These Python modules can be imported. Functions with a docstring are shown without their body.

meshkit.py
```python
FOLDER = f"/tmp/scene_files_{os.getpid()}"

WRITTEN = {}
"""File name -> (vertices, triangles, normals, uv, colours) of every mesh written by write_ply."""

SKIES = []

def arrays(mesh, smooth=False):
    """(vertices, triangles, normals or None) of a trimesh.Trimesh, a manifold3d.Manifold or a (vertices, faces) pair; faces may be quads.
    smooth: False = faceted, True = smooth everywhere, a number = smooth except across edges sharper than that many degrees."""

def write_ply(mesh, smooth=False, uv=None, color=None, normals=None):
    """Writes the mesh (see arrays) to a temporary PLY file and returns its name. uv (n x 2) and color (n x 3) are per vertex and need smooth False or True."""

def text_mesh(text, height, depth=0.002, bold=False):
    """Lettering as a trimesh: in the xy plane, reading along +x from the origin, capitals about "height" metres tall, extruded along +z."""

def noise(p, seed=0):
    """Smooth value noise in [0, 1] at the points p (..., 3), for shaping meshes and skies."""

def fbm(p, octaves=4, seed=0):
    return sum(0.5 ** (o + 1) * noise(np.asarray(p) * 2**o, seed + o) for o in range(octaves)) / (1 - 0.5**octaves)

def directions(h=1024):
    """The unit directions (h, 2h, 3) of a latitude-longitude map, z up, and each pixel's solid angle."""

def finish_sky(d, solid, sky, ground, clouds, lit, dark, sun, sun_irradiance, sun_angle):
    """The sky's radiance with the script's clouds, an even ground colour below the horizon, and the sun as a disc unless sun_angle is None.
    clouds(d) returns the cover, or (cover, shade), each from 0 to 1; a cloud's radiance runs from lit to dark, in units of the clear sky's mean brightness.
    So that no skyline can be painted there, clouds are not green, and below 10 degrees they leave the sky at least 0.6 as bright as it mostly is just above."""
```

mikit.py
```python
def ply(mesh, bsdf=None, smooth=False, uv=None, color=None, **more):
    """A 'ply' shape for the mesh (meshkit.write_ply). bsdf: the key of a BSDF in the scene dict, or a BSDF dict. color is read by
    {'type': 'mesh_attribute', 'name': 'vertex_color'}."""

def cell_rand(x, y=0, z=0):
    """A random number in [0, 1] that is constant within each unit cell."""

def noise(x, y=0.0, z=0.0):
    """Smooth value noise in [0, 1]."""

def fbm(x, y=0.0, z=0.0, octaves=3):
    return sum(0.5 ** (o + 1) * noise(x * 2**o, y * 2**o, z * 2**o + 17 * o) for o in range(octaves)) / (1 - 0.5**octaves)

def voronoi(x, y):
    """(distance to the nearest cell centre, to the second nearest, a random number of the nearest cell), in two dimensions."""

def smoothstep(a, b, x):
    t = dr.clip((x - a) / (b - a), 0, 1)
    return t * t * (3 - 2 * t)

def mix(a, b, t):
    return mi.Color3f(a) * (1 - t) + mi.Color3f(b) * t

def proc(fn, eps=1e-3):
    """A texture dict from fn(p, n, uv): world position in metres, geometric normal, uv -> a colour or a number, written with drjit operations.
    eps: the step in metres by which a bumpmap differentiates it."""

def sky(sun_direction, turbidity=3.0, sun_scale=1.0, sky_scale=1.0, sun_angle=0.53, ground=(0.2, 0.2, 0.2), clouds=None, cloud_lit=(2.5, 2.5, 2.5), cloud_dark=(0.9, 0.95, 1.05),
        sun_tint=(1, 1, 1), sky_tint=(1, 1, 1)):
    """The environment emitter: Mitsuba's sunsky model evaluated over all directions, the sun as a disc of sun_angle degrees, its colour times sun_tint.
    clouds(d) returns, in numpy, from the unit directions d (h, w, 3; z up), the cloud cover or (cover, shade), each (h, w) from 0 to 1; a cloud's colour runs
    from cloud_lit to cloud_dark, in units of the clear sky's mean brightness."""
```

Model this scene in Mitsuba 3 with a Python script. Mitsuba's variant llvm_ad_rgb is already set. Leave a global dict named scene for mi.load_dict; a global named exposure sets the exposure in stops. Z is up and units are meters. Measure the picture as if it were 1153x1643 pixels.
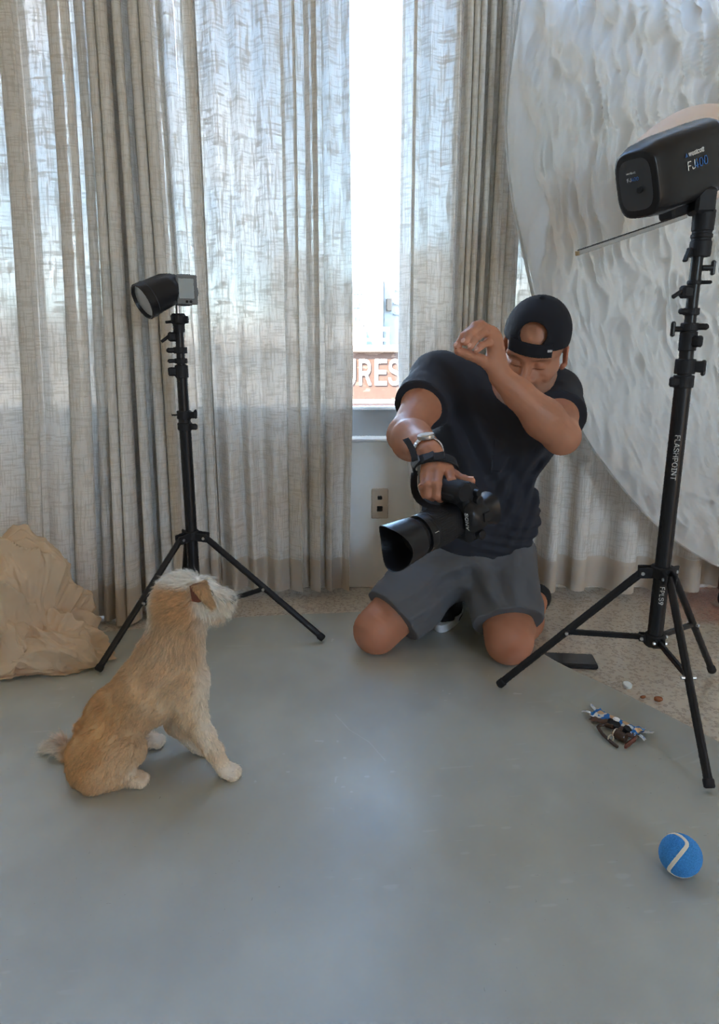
import math, random
import numpy as np, trimesh, drjit as dr, mitsuba as mi, mikit, meshkit
from mikit import noise, fbm, voronoi, smoothstep, mix, proc
from mitsuba import ScalarTransform4f as T

# ---------------------------------------------------------------- camera, sky, exposure
PITCH, FOCAL, EYE = math.radians(14.2), 1120.0, 0.90      # tilt down, focal length in pixels of the 1153 x 1643 frame, height of the lens
scene, labels = {}, {}
exposure = 5.62
scene['camera'] = {
    'type': 'perspective', 'fov_axis': 'y', 'fov': math.degrees(2 * math.atan(821.5 / FOCAL)), 'near_clip': 0.02, 'far_clip': 2000.0,
    'to_world': T().look_at(origin=[0, 0, EYE], target=[0, math.cos(PITCH), EYE - math.sin(PITCH)], up=[0, 0, 1])}


def sky_clouds(d):
    q = d / np.maximum(d[..., 2:3] + 0.25, 0.05)
    c = meshkit.fbm(np.stack([q[..., 0] * 1.6 + 3, q[..., 1] * 1.6, q[..., 2] * 0 + 0.5], -1), 5, seed=4)
    return np.clip((c - 0.50) * 4.0, 0, 1) * 0.85, 0.15 + 0 * c


scene['sky'] = mikit.sky([-0.30, -0.60, 0.62], turbidity=3.5, sun_scale=0.6, sky_scale=1.7, ground=(0.30, 0.28, 0.26), clouds=sky_clouds,
                         cloud_lit=(2.2, 2.2, 2.15), cloud_dark=(1.3, 1.35, 1.4), sky_tint=(0.95, 1.03, 1.0))


# ---------------------------------------------------------------- helpers
def V(*a):
    return np.array(a, float)


def unit(v):
    v = np.asarray(v, float)
    return v / np.linalg.norm(v)


def at(px, py, y):
    """The point of the upright plane at distance y that lies in that direction."""
    u, v = (px - 576.5) / FOCAL, -(py - 821.5) / FOCAL
    d = V(u, math.cos(PITCH) + v * math.sin(PITCH), -math.sin(PITCH) + v * math.cos(PITCH))
    return V(0, 0, EYE) + d * (y / d[1])


def on_floor(px, py, z=0.0):
    p = at(px, py, 1.0)
    return V(0, 0, EYE) + (p - V(0, 0, EYE)) * ((z - EYE) / (p[2] - EYE))


def numbered(key):
    if key not in scene and key not in labels:
        return key
    n = 1
    while f'{key}_{n:03d}' in scene or f'{key}_{n:03d}' in labels:
        n += 1
    return f'{key}_{n:03d}'


def thing(name, label, category, group=None):
    key = numbered(name)
    labels[key] = {'label': label, 'category': category}
    if group:
        labels[key]['group'] = group
    return key


def obj(name, mesh, bsdf, parent=None, smooth=30, label=None, kind=None, uv=None, color=None):
    key = numbered((parent + '__' if parent else '') + name)
    if uv is not None or color is not None:
        smooth = smooth if isinstance(smooth, bool) else True
    scene[key] = mikit.ply(mesh, bsdf, smooth=smooth, uv=uv, color=color)
    if label or kind:
        labels.setdefault(key, {})
        if label:
            labels[key]['label'] = label
        if kind:
            labels[key]['kind'] = kind
    return key


def solo(name, mesh, bsdf, label, category, smooth=30, group=None, **more):
    key = obj(name, mesh, bsdf, None, smooth, **more)
    labels.setdefault(key, {}).update({'label': label, 'category': category})
    if group:
        labels[key]['group'] = group
    return key


def struct(name, mesh, bsdf, parent=None, smooth=30, label=None):
    key = obj(name, mesh, bsdf, parent, smooth, label)
    if parent is None:
        labels.setdefault(key, {})['kind'] = 'structure'
    return key


join = trimesh.util.concatenate


def frame(x=None, z=None, origin=(0, 0, 0)):
    """4 x 4 with the columns right, forward, up; x is kept near, z exactly."""
    z = unit(z)
    x = unit(np.asarray(x, float) - np.dot(x, z) * z)
    m = np.eye(4)
    m[:3, 0], m[:3, 1], m[:3, 2], m[:3, 3] = x, np.cross(z, x), z, origin
    return m


def moved(m, t):
    m = m.copy()
    m.apply_transform(t if np.shape(t) == (4, 4) else trimesh.transformations.translation_matrix(t))
    return m


def cbox(size, c=0.002, center=(0, 0, 0)):
    """A box with chamfered edges."""
    h = np.asarray(size, float) / 2
    c = min(c, 0.45 * h.min() * 2)
    pts = []
    for sx in (-1, 1):
        for sy in (-1, 1):
            for sz in (-1, 1):
                s = V(sx, sy, sz)
                for k in range(3):
                    q = h - c
                    q[k] = h[k]
                    pts.append(s * q)
    return moved(trimesh.convex.convex_hull(np.array(pts)), np.asarray(center, float))


def span(a, b, size, c=0.002, up=(0, 0, 1)):
    """A bar of section size (w, h) from a to b."""
    a, b = np.asarray(a, float), np.asarray(b, float)
    up = up if abs(np.dot(unit(b - a), unit(up))) < 0.98 else (1, 0, 0)
    m = cbox((size[0], size[1], np.linalg.norm(b - a)), c)
    return moved(m, frame(np.cross(up, b - a), b - a, (a + b) / 2))


def lathe(profile, n=40, start=(0, 0, 0), axis=(0, 0, 1)):
    """profile: (radius, height) rows turned about an axis."""
    p = np.asarray(profile, float)
    ang = np.arange(n) * 2 * np.pi / n
    v, f = [], []
    for r, z in p:
        v.append(np.stack([r * np.cos(ang), r * np.sin(ang), z + 0 * ang], 1))
    k = len(p)
    for i in range(k - 1):
        for j in range(n):
            a, b = i * n + j, i * n + (j + 1) % n
            f += [[a, b, b + n], [a, b + n, a + n]]
    v = np.vstack(v)
    m = trimesh.Trimesh(v, np.array(f), process=False)
    x = (1, 0, 0) if abs(unit(axis)[0]) < 0.9 else (0, 1, 0)
    return moved(m, frame(x, axis, start))


def rod(a, b, r, r2=None, n=24, bev=None):
    a, b = np.asarray(a, float), np.asarray(b, float)
    r2 = r if r2 is None else r2
    L = np.linalg.norm(b - a)
    bev = min(r, r2, L) * 0.15 if bev is None else bev
    return lathe([(0, 0), (r - bev, 0), (r, bev), (r2, L - bev), (r2 - bev, L), (0, L)], n, a, b - a)


def tube(points, radius, n=10, closed=False):
    p = np.asarray(points, float)
    r = np.broadcast_to(radius, (len(p),))
    if closed:
        t = np.roll(p, -1, 0) - np.roll(p, 1, 0)
    else:
        t = np.gradient(p, axis=0)
    t /= np.linalg.norm(t, axis=1, keepdims=True)
    a = np.cross(t[0], V(0, 0, 1) if abs(t[0][2]) < 0.9 else V(1, 0, 0))
    aa = []
    for k in range(len(p)):
        a = a - np.dot(a, t[k]) * t[k]
        a = unit(a)
        aa.append(a)
    aa = np.array(aa)
    bb = np.cross(t, aa)
    ang = np.arange(n) * 2 * np.pi / n
    v = p[:, None] + r[:, None, None] * (np.cos(ang)[None, :, None] * aa[:, None] + np.sin(ang)[None, :, None] * bb[:, None])
    f = []
    m = len(p)
    for i in range(m if closed else m - 1):
        for j in range(n):
            i2 = (i + 1) % m
            q = [i * n + j, i * n + (j + 1) % n, i2 * n + (j + 1) % n, i2 * n + j]
            f += [[q[0], q[1], q[2]], [q[0], q[2], q[3]]]
    v = v.reshape(-1, 3)
    if not closed:
        c0, c1 = len(v), len(v) + 1
        v = np.vstack([v, p[:1], p[-1:]])
        for j in range(n):
            f += [[c0, (j + 1) % n, j], [c1, (m - 1) * n + j, (m - 1) * n + (j + 1) % n]]
    return trimesh.Trimesh(v, np.array(f), process=False)


def spline(points, n=40):
    from scipy.interpolate import CubicSpline
    p = np.asarray(points, float)
    s = np.concatenate([[0], np.cumsum(np.linalg.norm(np.diff(p, axis=0), axis=1))])
    return CubicSpline(s, p)(np.linspace(0, s[-1], n))


def sheet(P, thick=None):
    """A grid of points (rows, columns, 3) as a mesh; with a thickness, a closed solid."""
    R, C = P.shape[:2]
    i, j = np.meshgrid(np.arange(R - 1), np.arange(C - 1), indexing='ij')
    a = (i * C + j).ravel()
    f = np.vstack([np.stack([a, a + 1, a + C + 1], 1), np.stack([a, a + C + 1, a + C], 1)])
    if thick is None:
        return trimesh.Trimesh(P.reshape(-1, 3), f, process=False)
    m = trimesh.Trimesh(P.reshape(-1, 3), f, process=False)
    nrm = np.array(m.vertex_normals)
    v = np.vstack([P.reshape(-1, 3), P.reshape(-1, 3) - nrm * thick])
    N = R * C
    rim = np.concatenate([np.arange(C - 1), np.arange(R - 1) * C + C - 1, (R - 1) * C + np.arange(C - 1, 0, -1), np.arange(R - 1, 0, -1) * C])
    nxt = np.roll(rim, -1)
    side = np.vstack([np.stack([rim, rim + N, nxt + N], 1), np.stack([rim, nxt + N, nxt], 1)])
    return trimesh.Trimesh(v, np.vstack([f, f[:, ::-1] + N, side]), process=False)


def text(s, height, depth, origin, right, out, squeeze=1.0, bold=False):
    """Raised lettering that reads along right, standing out along out, lower left corner at origin."""
    m = meshkit.text_mesh(s, height, depth, bold)
    m.apply_scale([squeeze, 1, 1])
    return moved(m, frame(right, out, origin))


def vn(p, f, seed=0, octaves=3):
    return meshkit.fbm(np.asarray(p) * f, octaves, seed)


class Field:
    """A signed distance grid: rounded bones are blended into it and its zero surface becomes one continuous mesh."""
    def __init__(s, lo, hi, h):
        s.lo, s.h = np.asarray(lo, float), h
        s.n = np.ceil((np.asarray(hi) - s.lo) / h).astype(int) + 1
        s.d = np.full(s.n, 0.5, np.float32)

    def put(s, fn, lo, hi, k=0.01, how='add'):
        i0 = np.maximum(np.floor((np.asarray(lo) - k - 0.02 - s.lo) / s.h).astype(int), 0)
        i1 = np.minimum(np.ceil((np.asarray(hi) + k + 0.02 - s.lo) / s.h).astype(int) + 1, s.n)
        if (i1 <= i0).any():
            return
        sl = tuple(slice(a, b) for a, b in zip(i0, i1))
        g = [(np.arange(a, b) * s.h + o).astype(np.float32) for a, b, o in zip(i0, i1, s.lo)]
        X, Y, Z = g[0][:, None, None], g[1][None, :, None], g[2][None, None, :]
        n, d = fn(X, Y, Z), s.d[sl]
        if how == 'add':
            q = np.maximum(k - np.abs(d - n), 0)
            s.d[sl] = np.minimum(d, n) - q * q / (4 * k)
        else:                                        # cut, or keep
            n = -n if how == 'cut' else n
            q = np.maximum(k - np.abs(d - n), 0)
            s.d[sl] = np.maximum(d, n) + q * q / (4 * k)

    def bone(s, a, b, r1, r2=None, k=0.012, how='add', flat=None, fa=1.0):
        """A tapered bone from a to b; flat squeezes it along that direction by fa."""
        a, b = np.asarray(a, float), np.asarray(b, float)
        r2 = r1 if r2 is None else r2
        ba = b - a
        L2 = max(float(ba @ ba), 1e-12)

        def fn(X, Y, Z):
            px, py, pz = X - a[0], Y - a[1], Z - a[2]
            t = np.clip((px * ba[0] + py * ba[1] + pz * ba[2]) / L2, 0, 1)
            qx, qy, qz = px - t * ba[0], py - t * ba[1], pz - t * ba[2]
            if flat is not None:
                w = (qx * flat[0] + qy * flat[1] + qz * flat[2])
                e = (1 / fa - 1)
                qx, qy, qz = qx + w * e * flat[0], qy + w * e * flat[1], qz + w * e * flat[2]
            r = r1 + (r2 - r1) * t
            return np.sqrt(qx * qx + qy * qy + qz * qz) - r
        m = max(r1, r2) * (1.05 if flat is None else max(1.05, fa))
        s.put(fn, np.minimum(a, b) - m, np.maximum(a, b) + m, k, how)

    def egg(s, c, r, R=None, k=0.012, how='add'):
        """An ellipsoid with radii r along the columns of R."""
        c, r = np.asarray(c, float), np.asarray(r, float)
        R = np.eye(3) if R is None else np.asarray(R, float)

        def fn(X, Y, Z):
            p = (X - c[0], Y - c[1], Z - c[2])
            q = [p[0] * R[0, i] + p[1] * R[1, i] + p[2] * R[2, i] for i in range(3)]
            k0 = np.sqrt(sum((q[i] / r[i]) ** 2 for i in range(3)))
            k1 = np.sqrt(sum((q[i] / r[i] ** 2) ** 2 for i in range(3)))
            return k0 * (k0 - 1) / np.maximum(k1, 1e-6)
        e = np.sqrt(((R * r) ** 2).sum(1))
        s.put(fn, c - e, c + e, k, how)

    def half(s, p, n, k=0.004, lo=None, hi=None):
        """Keeps what lies behind the plane through p with the normal n (inside a box, if one is given)."""
        p, n = np.asarray(p, float), unit(n)
        top = s.lo + s.n * s.h
        s.put(lambda X, Y, Z: (X - p[0]) * n[0] + (Y - p[1]) * n[1] + (Z - p[2]) * n[2], s.lo if lo is None else lo, top if hi is None else hi, k, 'keep')

    def points(s):
        return [(np.arange(m) * s.h + o).astype(np.float32) for m, o in zip(s.n, s.lo)]

    def mesh(s, soften=2):
        d = s.d
        neg = d < 0
        a = neg[:-1, :-1, :-1]
        anyn, alln = a.copy(), a.copy()
        for o in np.ndindex(2, 2, 2):
            q = neg[o[0]:d.shape[0] - 1 + o[0], o[1]:d.shape[1] - 1 + o[1], o[2]:d.shape[2] - 1 + o[2]]
            anyn |= q
            alln &= q
        cells = np.argwhere(anyn & ~alln)
        idx = np.full(a.shape, -1, np.int32)
        idx[tuple(cells.T)] = np.arange(len(cells))
        acc, cnt = np.zeros((len(cells), 3)), np.zeros(len(cells))
        for ax in range(3):
            others = [k for k in range(3) if k != ax]
            for u in (0, 1):
                for w in (0, 1):
                    o = np.zeros(3, int)
                    o[others[0]], o[others[1]] = u, w
                    p0 = cells + o
                    p1 = p0.copy()
                    p1[:, ax] += 1
                    d0, d1 = d[tuple(p0.T)], d[tuple(p1.T)]
                    m = (d0 < 0) != (d1 < 0)
                    t = d0[m] / (d0[m] - d1[m])
                    q = p0[m].astype(float)
                    q[:, ax] += t
                    acc[m] += q
                    cnt[m] += 1
        v = acc / cnt[:, None] * s.h + s.lo
        faces = []
        for ax in range(3):
            o1, o2 = [k for k in range(3) if k != ax]
            sl0, sl1 = [slice(None)] * 3, [slice(None)] * 3
            sl0[ax], sl1[ax] = slice(0, -1), slice(1, None)
            e = np.argwhere(neg[tuple(sl0)] != neg[tuple(sl1)])
            e = e[(e[:, o1] > 0) & (e[:, o2] > 0) & (e[:, o1] < d.shape[o1] - 1) & (e[:, o2] < d.shape[o2] - 1)]
            inside = neg[tuple(e.T)]
            c = []
            for (u, w) in ((-1, -1), (0, -1), (0, 0), (-1, 0)):
                q = e.copy()
                q[:, o1] += u
                q[:, o2] += w
                c.append(idx[tuple(q.T)])
            q = np.stack(c, 1)
            flip = inside if ax != 1 else ~inside
            q[~flip] = q[~flip][:, ::-1]
            faces.append(q)
        q = np.vstack(faces)
        f = np.vstack([q[:, [0, 1, 2]], q[:, [0, 2, 3]]])
        m = trimesh.Trimesh(v, f, process=False)
        e = np.vstack([f[:, [0, 1]], f[:, [1, 2]], f[:, [2, 0]]])
        from scipy.sparse import coo_matrix, diags
        A = coo_matrix((np.ones(2 * len(e)), (np.r_[e[:, 0], e[:, 1]], np.r_[e[:, 1], e[:, 0]])), shape=(len(v), len(v))).tocsr()
        A.data[:] = 1
        A = diags(1 / np.maximum(np.asarray(A.sum(1)).ravel(), 1)) @ A
        for _ in range(soften):
            v = v + 0.55 * (A @ v - v)
            v = v - 0.57 * (A @ v - v)
        m = trimesh.Trimesh(v, f, process=False)
        return m


def principled(color, rough=0.6, metal=0.0, spec=0.5, **more):
    c = {'type': 'rgb', 'value': list(color)} if isinstance(color, (tuple, list)) else color
    return {'type': 'twosided', 'bsdf': {'type': 'principled', 'base_color': c, 'roughness': rough, 'metallic': metal, 'specular': spec, **more}}


def material(key, bsdf):
    scene[key] = {**bsdf}
    return key


VERTEX = {'type': 'mesh_attribute', 'name': 'vertex_color'}

# ---------------------------------------------------------------- materials of the room
def plaster(p, n, uv):
    return mix((0.90, 0.87, 0.82), (0.84, 0.81, 0.76), smoothstep(0.45, 0.75, fbm(p.x * 3, p.y * 3, p.z * 3, 3)))


def terrazzo(p, n, uv):
    wx, wy = p.x + 0.0015 * noise(p.x * 150, p.y * 90), p.y + 0.0015 * noise(p.y * 140, p.x * 140 + 9)
    d1, e1, c1 = voronoi(wx * 120, wy * 120)
    d2, e2, c2 = voronoi(wx * 300 + 7, wy * 300)
    base = mix((0.45, 0.39, 0.315), (0.60, 0.54, 0.455), fbm(p.x * 2.2, p.y * 2.2, 0.0, 3))
    big = mix(mix((0.44, 0.36, 0.27), (0.17, 0.10, 0.065), smoothstep(0.35, 0.45, c1)), (0.50, 0.46, 0.40), smoothstep(0.70, 0.75, c1))
    col = mix(base, big, smoothstep(0.05, 0.14, e1 - d1) * dr.select(c1 > 0.25, 0.42, 0.0))
    small = mix((0.13, 0.08, 0.06), (0.52, 0.47, 0.40), smoothstep(0.45, 0.55, c2))
    col = mix(col, small, smoothstep(0.08, 0.2, e2 - d2) * dr.select(c2 > 0.6, 0.32, 0.0))
    red = smoothstep(0.55, 0.68, fbm(p.x * 4 + 5, p.y * 4, 0.0, 3)) * smoothstep(0.9, 1.3, p.x)
    return mix(col, mi.Color3f(0.30, 0.09, 0.06) * (0.6 + 0.8 * c2), red * 0.8)


SCRATCH = [tuple(on_floor(a, b)[:2]) for a, b in ((538, 1148), (560, 1172), (592, 1192), (618, 1222))]      # a scratch on the paper


def paper_grey(p, n, uv):
    v = 0.5 * fbm(p.x * 3.0, p.y * 3.0, 1.0, 4) + 0.5 * fbm(p.x * 9 + 3, p.y * 7, 2.0, 3)
    col = mix((0.345, 0.352, 0.312), (0.400, 0.410, 0.362), smoothstep(0.3, 0.7, v))
    streak = smoothstep(0.86, 0.95, noise(p.x * 20 + 4 * p.y, p.y * 90 - 12 * p.x, 3.0)) * smoothstep(0.55, 0.8, noise(p.x * 4, p.y * 4, 8.0))
    dot = smoothstep(0.93, 0.97, noise(p.x * 60, p.y * 60, 5.0)) * smoothstep(0.5, 0.8, noise(p.x * 3, p.y * 3, 6.0))
    for (ax, ay), (bx, by) in zip(SCRATCH[:-1], SCRATCH[1:]):
        t = dr.clip(((p.x - ax) * (bx - ax) + (p.y - ay) * (by - ay)) / ((bx - ax) ** 2 + (by - ay) ** 2), 0, 1)
        dd = dr.sqrt(dr.square(p.x - ax - t * (bx - ax)) + dr.square(p.y - ay - t * (by - ay)))
        dot = dr.maximum(dot, 0.9 * smoothstep(0.0022, 0.0008, dd) * (0.4 + 0.6 * noise(p.x * 50, p.y * 50)))
    dark = smoothstep(0.975, 0.985, noise(p.x * 170 + 9, p.y * 170, 7.0)) * smoothstep(0.5, 0.7, noise(p.x * 5, p.y * 5, 2.0))
    col = mix(col, (0.60, 0.61, 0.62), 0.14 * streak + 0.3 * dot)
    return mix(col, (0.07, 0.06, 0.05), 0.4 * dark)


def paper_rough(p, n, uv):
    return 0.34 + 0.14 * fbm(p.x * 5, p.y * 5, 0.0, 3)


def weave(u, v):
    """0 where the linen is loosest, 1 where slubs of thread close it; u and v in metres along the cloth."""
    across = smoothstep(0.60, 0.80, noise(u * 26 + 5 * noise(v * 9), v * 270, 1.0)) + 0.7 * smoothstep(0.72, 0.88, noise(u * 44 + 40, v * 430, 2.0))
    along = smoothstep(0.60, 0.80, noise(u * 280, v * 22 + 5 * noise(u * 8), 3.0)) + 0.7 * smoothstep(0.72, 0.88, noise(u * 440, v * 38 + 3, 4.0))
    fine = 0.35 * noise(u * 600, v * 60, 5.0) + 0.35 * noise(u * 60, v * 600, 6.0)
    return dr.clip(0.55 * across + 0.55 * along + fine * 0.6, 0, 1)


def linen_open(p, n, uv):
    return 0.094 - 0.080 * weave(uv.x, uv.y)


def linen_colour(p, n, uv):
    return mix((0.77, 0.735, 0.69), (0.60, 0.56, 0.505), weave(uv.x, uv.y))


material('m_plaster', principled(proc(plaster), 0.7, 0, 0.3))
def old_brick(p, n, uv):
    return mix((0.57, 0.50, 0.39), (0.47, 0.41, 0.32), fbm(p.x * 6, p.y * 6, p.z * 9, 3))


material('m_roomwall', principled(proc(old_brick), 0.8, 0, 0.2))
material('m_terrazzo', principled(proc(terrazzo), 0.14, 0, 0.8, clearcoat=1.0, clearcoat_gloss=0.85))
material('m_paper', principled(proc(paper_grey), proc(paper_rough), 0, 0.8))
material('m_linen', {'type': 'principledthin', 'base_color': proc(linen_colour), 'roughness': 0.25, 'spec_trans': proc(linen_open), 'eta': 1.12, 'diff_trans': 0.065})
material('m_hem', {'type': 'principledthin', 'base_color': {'type': 'rgb', 'value': [0.66, 0.58, 0.49]}, 'roughness': 0.5, 'spec_trans': 0.05, 'eta': 1.2, 'diff_trans': 0.7})
material('m_alu', principled((0.42, 0.44, 0.46), 0.35, 0.6))
material('m_whitepaint', principled((0.78, 0.78, 0.77), 0.4))
material('m_glass', {'type': 'thindielectric', 'int_ior': 1.5})
material('m_ivory', principled((0.66, 0.55, 0.44), 0.35))
material('m_black', principled((0.010, 0.010, 0.012), 0.32, 0, 0.35))
material('m_blackmatte', principled((0.013, 0.013, 0.015), 0.6, 0, 0.3))
material('m_chrome', principled((0.62, 0.62, 0.63), 0.25, 1.0))
material('m_darkwood', principled((0.12, 0.05, 0.03), 0.4))
material('m_white', principled((0.80, 0.80, 0.80), 0.5))


# ---------------------------------------------------------------- the room
WALL, GLASS = 2.42, 2.46
struct('floor', cbox((6.4, 5.9, 0.2), 0.005, (0.1, -0.45, -0.10)), 'm_terrazzo')
HI = 3.6
struct('ceiling', cbox((6.4, 5.9, 0.2), 0.005, (0.1, -0.45, HI + 0.1)), 'm_roomwall')
struct('wall_left', cbox((0.2, 5.9, HI), 0.005, (-3.0, -0.45, HI / 2)), 'm_roomwall')
struct('wall_right', cbox((0.2, 5.9, HI), 0.005, (3.2, -0.45, HI / 2)), 'm_roomwall')
nw = [cbox((6.4, 0.2, 1.05), 0.004, (0.1, -3.3, 0.525)), cbox((6.4, 0.2, HI - 2.85), 0.004, (0.1, -3.3, (HI + 2.85) / 2))] + [cbox((w, 0.2, 1.9), 0.004, (x, -3.3, 1.9)) for x, w in ((-0.70, 4.8), (3.0, 0.6))]
struct('wall_near', join(nw), 'm_roomwall')
WT = 3.00                                            # top of the windows
ww = [cbox((6.4, 0.2, 0.55), 0.004, (0.1, WALL + 0.1, 0.275)), cbox((6.4, 0.2, HI - WT), 0.004, (0.1, WALL + 0.1, (HI + WT) / 2))]
ww += [cbox((w, 0.2, WT - 0.55), 0.004, (x, WALL + 0.1, (WT + 0.55) / 2)) for x, w in ((0.385, 0.10), (-2.85, 0.5), (2.85, 0.9))]
struct('wall_window_side', join(ww), 'm_plaster')
for n, (x0, x1) in enumerate(((-2.6, 0.335), (0.435, 2.4))):
    w = struct(f'window_{n + 1}', join([cbox((x1 - x0, 0.06, 0.10), 0.004, ((x0 + x1) / 2, GLASS, 0.603)), cbox((x1 - x0, 0.05, 0.05), 0.004, ((x0 + x1) / 2, GLASS, WT - 0.025)),
                                        cbox((0.04, 0.05, WT - 0.64), 0.004, (x0 + 0.02, GLASS, (WT + 0.64) / 2)), cbox((0.035, 0.05, WT - 0.64), 0.004, (x1 - 0.018, GLASS, (WT + 0.64) / 2))]), 'm_alu')
    struct('pane', sheet(np.array([[[x0, GLASS, 0.64], [x1, GLASS, 0.64]], [[x0, GLASS, WT - 0.02], [x1, GLASS, WT - 0.02]]])), 'm_glass', w)
    struct('sill_nosing', cbox((x1 - x0, 0.06, 0.014), 0.004, ((x0 + x1) / 2, WALL - 0.02, 0.553)), 'm_whitepaint', w)
    struct('sill_rail', cbox((x1 - x0, 0.02, 0.012), 0.003, ((x0 + x1) / 2, GLASS - 0.035, 0.657)), 'm_whitepaint', w)

# wall plate with two sockets
wp = thing('wall_socket_plate', 'ivory data socket plate on the white wall under the window sill', 'wall socket')
pc = at(609, 808, WALL - 0.004)
obj('plate', cbox((0.060, 0.008, 0.110), 0.003, pc), 'm_ivory', wp)
for dz, w, h in ((0.022, 0.016, 0.014), (-0.018, 0.020, 0.020)):
    obj('jack', cbox((w, 0.006, h), 0.002, pc + V(0, -0.003, dz)), 'm_blackmatte', wp, label='dark jack opening')
for dz in (0.046, -0.046):
    obj('screw', rod(pc + V(0, -0.003, dz), pc + V(0, -0.0065, dz), 0.003), 'm_ivory', wp)


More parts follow.
